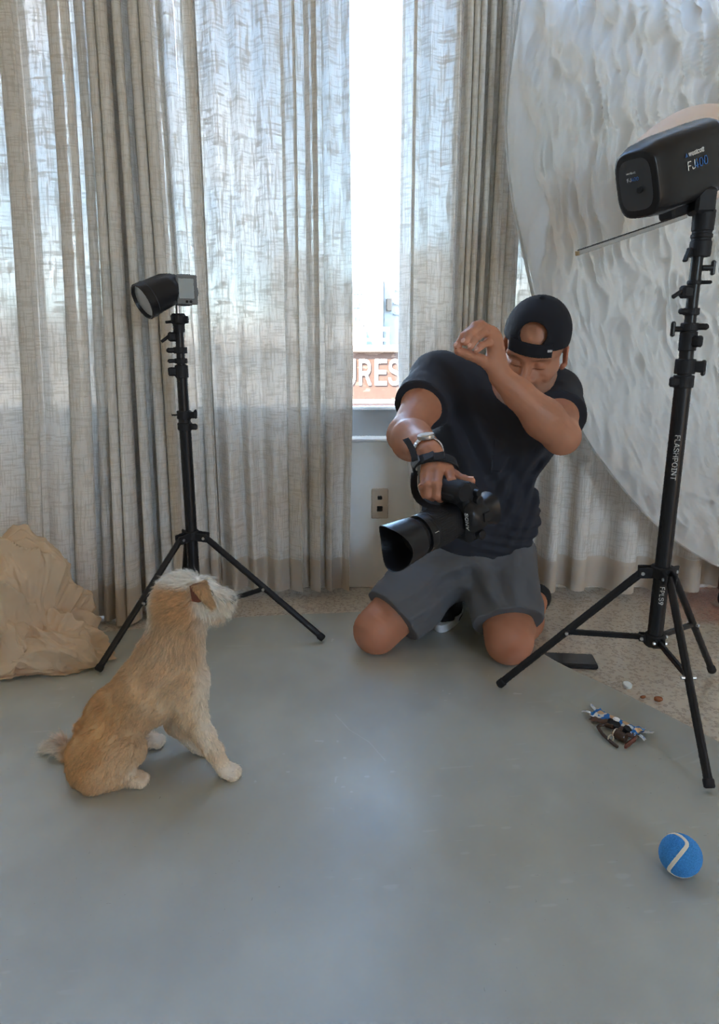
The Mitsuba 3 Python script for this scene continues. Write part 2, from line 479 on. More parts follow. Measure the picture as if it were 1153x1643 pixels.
# ---------------------------------------------------------------- curtains
def drape(segments, y0, z0, z1, seed, rows=46, per=22, lean=0.0, bow=None):
    """Plan line of folds (x, y) repeated over the height with a slow drift; segments: (x0, x1, folds, depth, overlap)."""
    rng = np.random.default_rng(seed)
    xs, ys, ph = [], [], 0.0
    for k, (a, b, n, dep, ov) in enumerate(segments):
        m = max(int(n * per), 12)
        t = np.linspace(0, 1, m, endpoint=k == len(segments) - 1)
        warp = t + 0.25 / max(n, 1) * np.sin(2 * np.pi * (t * n * 0.37 + rng.random())) / 2
        amp = dep * (0.65 + 0.7 * meshkit.noise(np.stack([t * n * 0.9 + seed, t * 0, t * 0 + k], -1)))
        xs.append(a + (b - a) * t + ov * np.sin(4 * np.pi * warp * n + ph))
        ys.append(amp * np.sin(2 * np.pi * warp * n + ph))
        ph += 2 * np.pi * n
    x, y = np.concatenate(xs), np.concatenate(ys)
    u = np.concatenate([[0], np.cumsum(np.hypot(np.diff(x), np.diff(y)))])
    z = np.linspace(z0, z1, rows)
    P = np.zeros((rows, len(x), 3))
    for i, zz in enumerate(z):
        f = (zz - z0) / (z1 - z0)
        q = np.stack([x * 5 + seed, x * 0 + f * 2.2, x * 0 + 3.0], -1)
        drift = (meshkit.noise(q, 5) - 0.5)
        P[i, :, 0] = x + 0.022 * drift * (1 - f * 0.6) + lean * np.clip(1 - f / 0.42, 0, 1) ** 1.5 * np.exp(-(x - x[0]) / 0.12)
        P[i, :, 1] = y0 + y * (1.15 - 0.35 * f) + 0.02 * (meshkit.noise(np.stack([x * 3, x * 0 + f * 1.5, x * 0 + seed], -1), 2) - 0.5) + (bow(x, f) if bow is not None else 0)
        P[i, :, 2] = zz
    P[0, :, 2] += 0.008 * (meshkit.noise(np.stack([x * 7, x * 0, x * 0 + seed], -1), 8) - 0.5)
    return P, u, z


def curtain(segments, y0, label, seed, z0=0.03, z1=1.90, lean=0.0, bow=None, group=None):
    key = thing('curtain', label, 'curtain', group)
    P, u, z = drape(segments, y0, z0, z1, seed, lean=lean, bow=bow)
    uv = np.stack(np.broadcast_arrays(u[None, :], z[:, None]), -1).reshape(-1, 2) + seed * 3.7
    obj('cloth', sheet(P), 'm_linen', key, True, uv=uv)
    k = 4                                            # the doubled hem: a second layer just in front of the first rows
    H = P[:k].copy()
    zz = z0 + 0.115
    H[:, :, 2] = z0 + (zz - z0) * np.linspace(0, 1, k)[:, None] + (P[0, :, 2] - z0)[None, :]
    H[:, :, 1] -= 0.003
    obj('hem', sheet(H), 'm_hem', key, True)
    return key


solo('curtain_rod', rod((-2.8, 2.335, 1.92), (2.3, 2.335, 1.92), 0.012), 'm_black', 'thin black curtain rod across the window wall above the curtains', 'curtain rod')


def bundle_bow(x, f):
    return -0.20 * smooth_np(-0.55, -0.85, x) * (1 - f) ** 1.5


def smooth_np(a, b, x):
    t = np.clip((x - a) / (b - a), 0, 1)
    return t * t * (3 - 2 * t)


curtain([(-2.7, -1.25, 7, 0.035, 0.004), (-1.25, -1.025, 1.5, 0.014, 0.0), (-1.025, -0.985, 1, 0.04, 0.020), (-0.985, -0.860, 1, 0.010, 0.0), (-0.860, -0.815, 1, 0.05, 0.028), (-0.815, -0.785, 0.5, 0.01, 0.0), (-0.785, -0.585, 5, 0.085, 0.020), (-0.585, -0.530, 1, 0.02, 0.0)], 2.29,
        'sheer linen curtain gathered into a dense taupe bundle behind the left light stand', 3, z0=0.012, bow=bundle_bow)
curtain([(-0.522, -0.495, 1, 0.03, 0.018), (-0.495, -0.49, 0.2, 0.004, 0.0), (-0.49, -0.235, 3, 0.016, 0.0), (-0.235, -0.12, 2, 0.030, 0.014), (-0.12, -0.029, 1.5, 0.018, 0.004)], 2.33,
        'pale sheer linen curtain panel hanging between the taupe bundle and the bare window gap', 5)
curtain([(0.122, 0.17, 1, 0.03, 0.012), (0.17, 0.30, 2, 0.018, 0.003), (0.30, 0.385, 4, 0.05, 0.012), (0.385, 0.415, 0.5, 0.015, 0.0), (0.415, 0.50, 4, 0.05, 0.012), (0.50, 1.9, 11, 0.035, 0.006)], 2.335,
        'sheer linen curtain behind the kneeling man, right of the bare window gap', 8, lean=0.12)

# ---------------------------------------------------------------- outside the window
def brick_paint(p, n, uv):
    v = fbm(p.x * 1.3, p.z * 2.0, 3.0, 4)
    col = mix((0.042, 0.022, 0.016), (0.066, 0.036, 0.027), v)
    col = mix(col, (0.04, 0.028, 0.020), smoothstep(0.0, -1.2, p.x) * 0.6)
    return mix(col, (0.12, 0.08, 0.065), smoothstep(0.62, 0.72, fbm(p.x * 6, p.z * 14, 1.0, 3)) * 0.6)


material('m_sign', principled(proc(brick_paint), 0.8))
material('m_letter', principled((0.24, 0.24, 0.235), 0.7))
material('m_facade', principled((0.27, 0.27, 0.265), 0.8))
material('m_facade_grey', principled((0.20, 0.215, 0.21), 0.8))
material('m_facade_blue', principled((0.21, 0.25, 0.29), 0.5))
material('m_roof', principled((0.16, 0.12, 0.09), 0.8))
material('m_asphalt', principled((0.20, 0.20, 0.20), 0.9))
material('m_darkglass', principled((0.24, 0.29, 0.34), 0.3))
YS = 14.0
solo('street', cbox((120, 90, 0.4), 0.01, (0, 50, -10.2)), 'm_asphalt', 'grey street far below between the buildings', 'street')
st = thing('sign_building', 'building across the street with a red brown band of large white painted letters', 'building')
top, bot = at(600, 555, YS)[2], at(600, 646, YS)[2]
obj('wall', cbox((26, 6, 10.4), 0.02, (0, YS + 3.1, top - 5.3)), 'm_facade', st)
sx0, sx1 = at(548, 600, YS)[0], at(662, 600, YS)[0]
sw, sc = sx1 - sx0, (sx0 + sx1) / 2
obj('sign_band', cbox((sw, 0.3, top - bot), 0.02, (sc, YS + 0.15, (top + bot) / 2)), 'm_sign', st, label='red brown painted band')
obj('coping', cbox((26, 0.5, 0.14), 0.02, (0, YS + 0.1, top - 0.05)), 'm_roof', st)
obj('ledge', cbox((sw, 0.5, 0.07), 0.02, (sc, YS + 0.05, bot + 0.03)), 'm_facade', st)
pl = at(566, 617, YS)
for i, (ch, px) in enumerate((('U', 551), ('R', 575.5), ('E', 600.5), ('S', 622.5), (',', 642))):
    m = text(ch, at(600, 577, YS)[2] - at(600, 617, YS)[2], 0.04, V(0, 0, 0), (1, 0, 0), (0, -1, 0), 0.62, True)
    b = m.bounds
    wpx = {',': 6}.get(ch, 20)
    x0, x1 = at(px, 617, YS)[0], at(px + wpx, 617, YS)[0]
    m.apply_translation([-b[0][0], 0, 0])
    m.apply_scale([(x1 - x0) / (b[1][0] - b[0][0]), 1, 1])
    obj('letter', moved(m, V(x0, YS + 0.005, pl[2])), 'm_letter', st, False)
# pinkish wall under the band
obj('lower_wall', cbox((sw, 0.2, 3), 0.02, (sc, YS + 0.18, bot - 1.5)), material('m_pink', principled((0.17, 0.10, 0.08), 0.8)), st)
rl = thing('roof_railing', 'white railing frame on the flat roof above the painted letters', 'railing')
zt, zb = at(600, 528, YS + 1)[2], top
for y in (YS + 1, YS + 2.4):
    for px in ((560, 577, 603, 622) if y < YS + 2 else (566, 585, 606)):
        x = at(px, 540, y)[0]
        obj('post', cbox((0.07, 0.07, zt - zb), 0.01, (x, y, (zt + zb) / 2)), 'm_whitepaint', rl)
    obj('rail', cbox((4.4, 0.08, 0.08), 0.01, (at(622, 540, y)[0] - 2.2, y, zt)), 'm_whitepaint', rl)
    obj('rail', cbox((4.4, 0.06, 0.06), 0.01, (at(622, 540, y)[0] - 2.2, y, zt - 0.22)), 'm_whitepaint', rl)
obj('rail', cbox((0.08, 1.4, 0.08), 0.01, (at(622, 540, YS + 1)[0], YS + 1.7, zt)), 'm_whitepaint', rl)


def block(name, px0, px1, ptop, y, depth, mat, label, base=-9.9):
    x0, x1, z1 = at(px0, ptop, y)[0], at(px1, ptop, y)[0], at(px0, ptop, y)[2]
    key = thing(name, label, 'building')
    obj('wall', cbox((x1 - x0, depth, z1 - base), 0.05, ((x0 + x1) / 2, y + depth / 2, (z1 + base) / 2)), mat, key)
    return key, x0, x1, z1


block('stair_tower', 583, 615, 432, 24, 6, 'm_facade_grey', 'tall plain grey green stair tower behind the roof railing')
k, x0, x1, z1 = block('white_building', 615, 700, 400, 26, 8, 'm_facade', 'white building with pipes on its wall right of the grey tower')
obj('vent_box', cbox((0.16 * 1.2, 0.2, 0.42), 0.02, at(624, 489, 25.9)), 'm_roof', k)
for pz in (438, 464, 486, 503):
    obj('pipe', rod(at(631, pz, 25.9), at(652, pz + 4, 25.9), 0.04, n=8), 'm_facade_grey', k)
k, x0, x1, z1 = block('glazed_office', 520, 583, 450, 60, 8, 'm_facade_blue', 'pale blue office block far behind, left of the grey tower')
for i in range(10):
    for j in range(5):
        obj('window', cbox(((x1 - x0) / 14, 0.3, 0.55), 0.02, (x0 + (i + 0.5) * (x1 - x0) / 10, 59.95, z1 - 0.8 - j * 1.1)), 'm_darkglass', k)
k = thing('brown_roof_house', 'low house with a brown roof left of the grey stair tower', 'building')
p0, p1 = at(540, 516, 22), at(583, 526, 22)
obj('roof', cbox((p1[0] - p0[0], 3, p0[2] - p1[2]), 0.02, ((p0[0] + p1[0]) / 2, 23.5, (p0[2] + p1[2]) / 2)), 'm_roof', k)
obj('wall', cbox((p1[0] - p0[0] - 0.2, 2.8, 5), 0.02, ((p0[0] + p1[0]) / 2, 23.5, p1[2] - 2.5)), 'm_facade', k)
block('beige_block', 430, 520, 402, 72, 10, material('m_beige', principled((0.21, 0.215, 0.22), 0.8)), 'beige block far off behind the middle curtain panel')
block('long_white_block', 250, 470, 520, 38, 10, 'm_facade', 'long low white block seen faintly behind the middle curtain panel')
block('low_beige_block', -250, 130, 500, 40, 10, 'm_beige', 'low beige block seen faintly behind the left curtain')
block('tan_block', 660, 740, 395, 42, 10, 'm_beige', 'tan block seen faintly behind the right curtain')

# ---------------------------------------------------------------- grey backdrop paper on the floor
from shapely.geometry import Polygon
edge = spline([on_floor(-420, 1030), on_floor(-100, 1020), on_floor(200, 1012), on_floor(380, 992), on_floor(550, 984), on_floor(700, 982), on_floor(790, 1000), on_floor(835, 1035), on_floor(868, 1064, 0.014), on_floor(910, 1076, 0.036), on_floor(975, 1100, 0.047),
               on_floor(1060, 1140, 0.048), on_floor(1153, 1188, 0.048), on_floor(1300, 1260, 0.048)], 160)[:, :2]
tg = np.gradient(edge, axis=0)
tg /= np.linalg.norm(tg, axis=1, keepdims=True)
inward = np.column_stack([tg[:, 1], -tg[:, 0]])
if inward[40] @ V(0, 1) > 0:
    inward = -inward
wide, NS = 0.085, 16
ss = np.linspace(0, 1, NS)
strip = edge[None] + inward[None] * (wide * ss)[:, None, None]
i_curl = np.linspace(0, 1, len(edge))
cw = smooth_np(0.56, 0.66, i_curl)
ep = np.column_stack([edge, np.zeros(len(edge))])
cz = (1 - ss[:, None]) ** 1.8 * 0.048 * (cw * (0.86 + 0.12 * vn(ep, 5, 3)))[None]
SP = np.dstack([strip, 0.0022 + cz])
m1 = sheet(SP)
if m1.face_normals[:, 2].mean() < 0:
    m1.invert()
inner = strip[-1]
outline = np.vstack([inner, [[1.15, 1.10], [1.2, -1.2], [-1.6, -1.2]]])
v2, f2 = trimesh.creation.triangulate_polygon(Polygon(outline), engine='manifold')
m2 = trimesh.Trimesh(np.column_stack([v2, np.zeros(len(v2))]), f2, process=True).subdivide_to_size(0.05, max_iter=12)
if m2.face_normals[:, 2].mean() < 0:
    m2.invert()
pv = np.array(m2.vertices)
from scipy.spatial import cKDTree
dist, near = cKDTree(inner).query(pv[:, :2])
waves = 0.016 * (vn(pv, 2.6, 11, 2) - 0.4).clip(0) * smooth_np(1.22, 0.85, pv[:, 1])
waves += 0.004 * (vn(pv, 4.5, 12, 2) - 0.45).clip(0) * smooth_np(0.02, 0.15, pv[:, 0]) * smooth_np(0.34, 0.25, np.abs(pv[:, 0] - 0.30)) * smooth_np(1.75, 1.6, pv[:, 1])
pv[:, 2] = 0.0022 + waves * smooth_np(0, 0.12, dist)
m2 = trimesh.Trimesh(pv, m2.faces, process=False)
m = join([m1, m2])
m.merge_vertices()
paper_top, paper_tree = np.array(m.vertices), cKDTree(np.array(m.vertices)[:, :2])


def lie(p):
    """The point on the paper's own surface."""
    return V(p[0], p[1], paper_top[paper_tree.query(np.asarray(p)[:2], k=3)[1], 2].max())


solo('backdrop_paper', m, 'm_paper', 'wide grey seamless backdrop paper covering the floor, its right edge curling up', 'backdrop', True)

# ---------------------------------------------------------------- light stands
def knob(c, out, up=(0, 0, 1), r=0.011, wing=0.026):
    """A clamp screw: boss, stem and a two winged grip."""
    out = unit(out)
    c = np.asarray(c, float)
    return join([rod(c, c + out * 0.022, r * 0.55), span(c + out * 0.022 - np.asarray(up) * wing / 2, c + out * 0.022 + np.asarray(up) * wing / 2, (0.010, 0.009), 0.003)])


def lever(c, out, down=(0, 0, -1)):
    out, down = unit(out), unit(down)
    c = np.asarray(c, float)
    return join([moved(cbox((0.026, 0.022, 0.026), 0.005), frame(out, (0, 0, 1), c + out * 0.006)), rod(c + out * 0.016, c + out * 0.038 + down * 0.020, 0.0045)])


def clamp(c, r, h, side):
    """A sleeve with a bolted ear on one side."""
    c = np.asarray(c, float)
    s = unit(side)
    m = join([rod(c - V(0, 0, h / 2), c + V(0, 0, h / 2), r, bev=0.0015), moved(cbox((0.026, 0.014, min(h * 0.8, 0.024)), 0.004), frame(s, (0, 0, 1), c + s * (r + 0.006)))])
    return m


def light_stand(c, feet, z_collar, z_hub, tubes, label, hub_r=0.020):
    key = thing('light_stand', label, 'light stand', None)
    c = np.asarray(c, float)
    for (z0, z1, r) in tubes:
        obj('pole', rod((c[0], c[1], z0), (c[0], c[1], z1), r, bev=0.001), 'm_black', key)
    ray = [unit(V(f[0] - c[0], f[1] - c[1], 0)) for f in feet]
    P = lambda z: V(c[0], c[1], z)
    col = [rod(P(z_collar - 0.012), P(z_collar + 0.016), hub_r + 0.006, bev=0.003)]
    hub = [rod(P(z_hub - 0.018), P(z_hub + 0.012), hub_r + 0.004, bev=0.003)]
    for d in ray:
        for s in (-1, 1):
            w = np.cross(d, (0, 0, 1)) * 0.011 * s
            col.append(span(P(z_collar) + d * 0.012 + w, P(z_collar - 0.004) + d * 0.052 + w, (0.006, 0.026), 0.002))
            hub.append(span(P(z_hub) + d * 0.010 + w * 0.8, P(z_hub) + d * 0.036 + w * 0.8, (0.005, 0.018), 0.002))
    col = obj('collar', join(col), 'm_blackmatte', key)
    hub = obj('hub', join(hub), 'm_blackmatte', key)
    for f, d in zip(feet, ray):
        f = np.asarray(f, float)
        a, b = P(z_collar - 0.004) + d * 0.042, V(f[0], f[1], 0.012)
        leg = obj('leg', join([tube([a, a + (b - a) * 0.985], 0.0088, 14), tube([a + V(0, 0, 0.006), a + (b - a) * 0.98 + V(0, 0, 0.006)], 0.0062, 10)]), 'm_black', key, 40)
        obj('rubber_foot', rod(a + (b - a) * 0.955, b, 0.0112, bev=0.003), 'm_blackmatte', leg)
        m = a + (b - a) * 0.50
        obj('brace', span(P(z_hub) + d * 0.030, m, (0.010, 0.0135), 0.002), 'm_black', key)
        w = np.cross(d, (0, 0, 1))
        for q in (a, m, P(z_hub) + d * 0.030):
            obj('rivet', join([rod(q + w * 0.008, q + w * 0.0165, 0.0042, n=12), rod(q - w * 0.008, q - w * 0.0165, 0.0042, n=12)]), 'm_chrome', key)
    return key


CL = V(-0.505, 2.02, 0)
left_stand = light_stand(CL, [on_floor(157, 1083), on_floor(519, 1031), (-0.585, 2.15)], at(306, 859, 2.02)[2], 0.085,
                         [(0.07, at(292, 672, 2.02)[2], 0.0170), (0.6, at(288, 585, 2.02)[2], 0.0150), (0.7, at(288, 510, 2.02)[2], 0.0118)],
                         'black tripod light stand behind the dog, carrying the small cylindrical flash', 0.017)
zl = lambda row: at(290, row, 2.02)[2]
for (r0, r1, rad, side) in ((659, 672, 0.021, 1), (678, 690, 0.021, 1), (586, 606, 0.0185, -1), (557, 567, 0.019, -1), (575, 583, 0.018, -1)):
    obj('clamp', clamp((CL[0], CL[1], (zl(r0) + zl(r1)) / 2), rad, zl(r0) - zl(r1), (side, -0.35, 0)), 'm_blackmatte', left_stand)
obj('lever', lever((CL[0] - 0.012, CL[1] - 0.004, zl(541)), (-1, -0.2, 0.2)), 'm_blackmatte', left_stand)
obj('wing_knob', knob((CL[0] + 0.014, CL[1], zl(664)), (1, -0.4, 0)), 'm_black', left_stand)
obj('wing_knob', rod((CL[0] - 0.018, CL[1], zl(666)), (CL[0] - 0.036, CL[1], zl(666)), 0.0028), 'm_black', left_stand)
obj('spigot_head', join([lathe([(0, zl(533)), (0.016, zl(533)), (0.016, zl(521)), (0.021, zl(518)), (0.021, zl(507)), (0.017, zl(503)), (0, zl(503))], 28, (CL[0], CL[1], 0)),
                         rod((CL[0] - 0.016, CL[1], zl(516)), (CL[0] - 0.036, CL[1], zl(517)), 0.004), rod((CL[0] + 0.018, CL[1], zl(513)), (CL[0] + 0.027, CL[1], zl(513)), 0.010, n=18)]), 'm_blackmatte', left_stand)

CR = V(0.708, 1.55, 0)
zr = lambda row: at(1100, row, 1.55)[2]
foot3 = CR + 0.318 * unit(V(0.80, 0.60, 0))
right_stand = light_stand(CR, [on_floor(799, 1106), on_floor(1137, 1273), foot3], zr(918), zr(1024),
                          [(zr(1030), zr(612), 0.0178), (zr(640), zr(520), 0.0150), (zr(560), zr(380), 0.0120)],
                          'tall black light stand at the right edge, carrying the large black strobe', 0.020)
for (r0, r1, rad, side) in ((602, 622, 0.0215, -1), (576, 600, 0.0215, 1), (532, 563, 0.0180, 0.2), (518, 531, 0.0185, 1), (494, 506, 0.0165, -1), (450, 457, 0.0150, 1)):
    obj('clamp', clamp((CR[0], CR[1], (zr(r0) + zr(r1)) / 2), rad, zr(r0) - zr(r1), (side, -0.5, 0)), 'm_blackmatte', right_stand)
obj('lever', lever((CR[0] - 0.012, CR[1] - 0.004, zr(470)), (-1, -0.2, 0.3)), 'm_blackmatte', right_stand)
obj('wing_knob', knob((CR[0] - 0.016, CR[1], zr(528)), (-1, -0.25, 0), wing=0.032), 'm_black', right_stand)
obj('wing_knob', knob((CR[0] + 0.016, CR[1], zr(590)), (1, -0.4, 0), wing=0.034), 'm_black', right_stand)
obj('wing_knob', knob((CR[0] + 0.012, CR[1], zr(430)), (1, -0.2, 0), wing=0.030), 'm_black', right_stand)
material('m_print', principled((0.55, 0.55, 0.55), 0.5))
material('m_printblue', principled((0.03, 0.13, 0.38), 0.5))


def stand_text(s, row0, row1, turn):
    """Lettering that runs down the pole, wrapped round its front."""
    z0, z1 = zr(row0), zr(row1)
    m = meshkit.text_mesh(s, 0.011, 0.0006)
    b = m.bounds
    m.apply_scale([(z0 - z1) / (b[1][0] - b[0][0]), 1, 1])
    v = np.array(m.vertices)
    v[:, 0] -= m.bounds[0][0]
    v[:, 1] -= 0.0055
    a = turn + v[:, 1] / 0.0182
    r = 0.0179 + v[:, 2]
    m.vertices = np.stack([CR[0] + r * np.sin(a), CR[1] - r * np.cos(a), z0 - v[:, 0]], 1)
    return m


obj('lettering', stand_text('FLASHPOINT', 697, 768, -0.35), 'm_print', right_stand, False, label='white brand lettering running down the pole')
obj('lettering', stand_text('FPLS9', 938, 966, -0.15), 'm_print', right_stand, False, label='small white lettering below the collar')

# ---------------------------------------------------------------- strobe head on the right stand
SX = unit(V(0.80, 0.46, 0.32))                       # its long axis, rear to front
SZ = unit(np.cross(np.cross(SX, (0, 0, 1)), SX))
SY = np.cross(SZ, SX)                                # away from the lens
def rsq(w, h, n=48, e=3.6):
    a = np.arange(n) * 2 * np.pi / n
    c, s = np.cos(a), np.sin(a)
    return np.stack([np.sign(c) * np.abs(c) ** (2 / e) * w, np.sign(s) * np.abs(s) ** (2 / e) * h], 1)


def loft(sections, origin, X, Y, Z, e=3.6, n=48):
    """sections: (distance along X, half width along Y, half height along Z, rise)."""
    rows = []
    for (s, w, h, dz) in sections:
        q = rsq(max(w, 1e-4), max(h, 1e-4), n, e)
        rows.append(origin + s * X + q[:, :1] * Y + (q[:, 1:] + dz) * Z)
    v = np.vstack(rows)
    f = []
    for i in range(len(sections) - 1):
        for j in range(n):
            a, b = i * n + j, i * n + (j + 1) % n
            f += [[a, b, b + n], [a, b + n, a + n]]
    m = trimesh.Trimesh(v, np.array(f), process=False)
    if np.sum(np.cross(v[np.array(f)[:, 1]] - v[np.array(f)[:, 0]], v[np.array(f)[:, 2]] - v[np.array(f)[:, 0]]) * (v[np.array(f)[:, 0]] - v.mean(0))) < 0:
        m.invert()
    return m


SO = at(1020, 297, 1.50)                             # the middle of its rear face
strobe = thing('studio_strobe', 'large black studio strobe head on top of the right light stand', 'studio strobe')
body = obj('body', loft([(0.0, 0.0, 0.0, 0), (0.0, 0.046, 0.058, 0), (0.004, 0.051, 0.063, 0), (0.030, 0.057, 0.070, 0.002), (0.08, 0.060, 0.073, 0.004), (0.19, 0.060, 0.074, 0.004), (0.205, 0.056, 0.070, 0.004), (0.205, 0, 0, 0)], SO, SX, SY, SZ), 'm_black', strobe, 40)
obj('rear_panel', loft([(0, 0, 0, 0), (0.0, 0.038, 0.048, 0), (0.0015, 0.037, 0.047, 0), (0.0015, 0, 0, 0)], SO - SX * 0.0010, SX, SY, SZ), material('m_panel', principled((0.03, 0.032, 0.036), 0.45)), strobe, 40, label='grey control panel on the back')
face = SO - SY * 0.0606 + SZ * 0.004
def strobe_text(s, h, u, v, mat, bold=False, squeeze=1.0):
    obj('lettering', text(s, h, 0.0008, face + SX * u + SZ * v, SX, -SY, squeeze, bold), mat, strobe, False)


strobe_text('westcott', 0.0085, 0.081, 0.018, 'm_print', True)
strobe_text('FJ', 0.0165, 0.074, -0.007, 'm_print')
strobe_text('400', 0.0165, 0.0945, -0.007, 'm_printblue')
obj('logo_mark', moved(trimesh.creation.extrude_polygon(Polygon([(0, 0), (0.008, 0), (0.004, 0.007)]), 0.0008), frame(SX, -SY, face + SX * 0.071 + SZ * 0.018)), 'm_printblue', strobe, False)
rp = SO - SX * 0.0026
for s, h, u, v, mt in (('westcott', 0.004, -0.018, 0.022, 'm_print'), ('FJ', 0.007, -0.018, 0.008, 'm_print'), ('400', 0.007, -0.008, 0.008, 'm_printblue')):
    obj('lettering', text(s, h, 0.0006, rp + SY * (-u) + SZ * v, -SY, -SX), mt, strobe, False)
obj('dial', rod(rp + SY * -0.010 - SZ * 0.010, rp + SY * -0.010 - SZ * 0.010 - SX * 0.004, 0.006, n=20), 'm_blackmatte', strobe)
sb = at(1118, 350, 1.55)
obj('tilt_bracket', join([span(SO + SX * 0.075 - SZ * 0.076 - SY * 0.0, SO + SX * 0.20 - SZ * 0.076, (0.040, 0.026), 0.005), cbox((0.042, 0.05, 0.05), 0.006, (CR[0] - 0.004, CR[1], zr(372) + 0.058))]), 'm_blackmatte', strobe)
grip = obj('grip', lathe([(0, 0), (0.020, 0), (0.0215, 0.004), (0.0215, 0.030), (0.0195, 0.032), (0.0195, 0.036), (0.0215, 0.038), (0.0215, 0.044), (0.0195, 0.046), (0.0195, 0.05), (0.0215, 0.052), (0.0225, 0.09), (0, 0.09)], 32, (CR[0] + 0.004, CR[1], zr(414) + 0.002)), 'm_blackmatte', strobe)
obj('grip_catch', span((CR[0] - 0.020, CR[1] - 0.006, zr(398)), (CR[0] - 0.031, CR[1] - 0.012, zr(421)), (0.012, 0.006), 0.002), 'm_blackmatte', strobe)
ra, rb = at(1100, 347, 1.50), at(927, 406, 1.30)
um = thing('umbrella_shaft', 'thin grey metal rod slanting down from under the black strobe', 'metal rod')
obj('shaft', span(ra, rb, (0.0075, 0.0075), 0.001), material('m_shaft', principled((0.33, 0.33, 0.33), 0.4, 0.5)), um)
obj('tip', span(rb, rb + unit(rb - ra) * 0.004, (0.0078, 0.0078), 0.001), material('m_brass', principled((0.35, 0.24, 0.13), 0.4, 0.4)), um)
obj('dark_top', span(ra + V(0, 0, 0.0045), rb + V(0, 0, 0.0045), (0.006, 0.002), 0.0008), 'm_blackmatte', um)
# softbox on the far end of the strobe
ax, so = SX, SO + SX * 0.215 + SY * 0.130 - SZ * 0.006
prof = [(0.0, -0.040), (0.062, -0.034), (0.075, -0.015), (0.088, 0.02), (0.100, 0.07), (0.108, 0.13), (0.104, 0.19), (0.085, 0.24), (0.05, 0.27), (0.0, 0.28)]
cream = material('m_cream', {'type': 'principledthin', 'base_color': {'type': 'rgb', 'value': [0.86, 0.74, 0.66]}, 'roughness': 0.6, 'diff_trans': 0.8, 'spec_trans': 0.0, 'eta': 1.3})
sbx = thing('diffuser_dome', 'cream translucent diffuser dome behind the black strobe at the right edge', 'diffuser')
obj('dome', lathe(spline(np.column_stack([prof, np.zeros(len(prof))]), 60)[:, :2], 64, so, ax), cream, sbx, True)

# ---------------------------------------------------------------- small flash on the left stand
flash = thing('speed_flash', 'black battery flash with a round zoom head and small screen on the left light stand', 'flash')
fc = V(CL[0], CL[1], 0)
fb = at(293, 466, 2.02)
FX, FZ = unit(V(0.93, -0.36, 0.02)), unit(V(0.02, 0.03, 1))
FY = np.cross(FZ, FX)
dome = unit(at(231, 478, 1.97) - at(283, 460, 2.00))
obj('body', moved(cbox((0.066, 0.050, 0.082), 0.010), frame((0.55, -0.83, 0), (0, 0, 1), fb)), 'm_black', flash)
sf = frame((0.86, 0.51, 0), (0.51, -0.86, 0), fb)
bx, by = V(0.55, -0.83, 0), V(0.83, 0.55, 0)
n_, r_ = unit(V(0.50, -0.866, 0)), unit(V(0.866, 0.50, 0))
obj('screen_bezel', moved(cbox((0.058, 0.078, 0.006), 0.003), frame(r_, n_, fb + bx * 0.033)), material('m_grey', principled((0.12, 0.125, 0.13), 0.5)), flash)
obj('screen', moved(cbox((0.042, 0.052, 0.002), 0.0006), frame(r_, n_, fb + bx * 0.037 - r_ * 0.003 + V(0, 0, 0.003))), material('m_screen', principled((0.30, 0.34, 0.36), 0.15)), flash, label='pale grey screen')
obj('dial', rod(fb + r_ * 0.026 + V(0, 0, -0.004), fb + r_ * 0.040 + V(0, 0, -0.004), 0.016), 'm_grey', flash)
for k in (-0.003, 0.008):
    obj('button', rod(fb + bx * 0.035 + r_ * k - V(0, 0, 0.031), fb + bx * 0.0385 + r_ * k - V(0, 0, 0.031), 0.0035, n=14), 'm_blackmatte', flash)
h0, h1 = at(271, 463, 2.0), at(233, 482, 1.955)
hd = unit(h1 - h0)
H0 = h0 - hd * 0.005
head = obj('zoom_head', lathe([(0, -0.03), (0.026, -0.028), (0.036, -0.012), (0.040, 0.0), (0.0445, 0.012), (0.0475, 0.070), (0.0490, 0.072), (0.0490, 0.092), (0.0475, 0.094), (0.0440, 0.094), (0.0420, 0.084), (0, 0.084)], 48, H0, hd), 'm_black', flash)
obj('lens', lathe([(0, 0.089), (0.020, 0.088), (0.0425, 0.085)][::-1], 40, H0, hd), material('m_fresnel', principled((0.34, 0.35, 0.36), 0.25)), flash, label='pale fresnel lens')
obj('latch', span(H0 + hd * 0.010 + unit(np.cross(hd, (0, 1, 0))) * -0.036 + V(0, -0.026, 0.0), H0 + hd * 0.010 + unit(np.cross(hd, (0, 1, 0))) * 0.028 + V(0, -0.040, 0), (0.010, 0.012), 0.003), 'm_grey', flash)
obj('stem', rod((CL[0], CL[1], zl(506)), (CL[0], CL[1], zl(480)), 0.0065), 'm_chrome', flash)

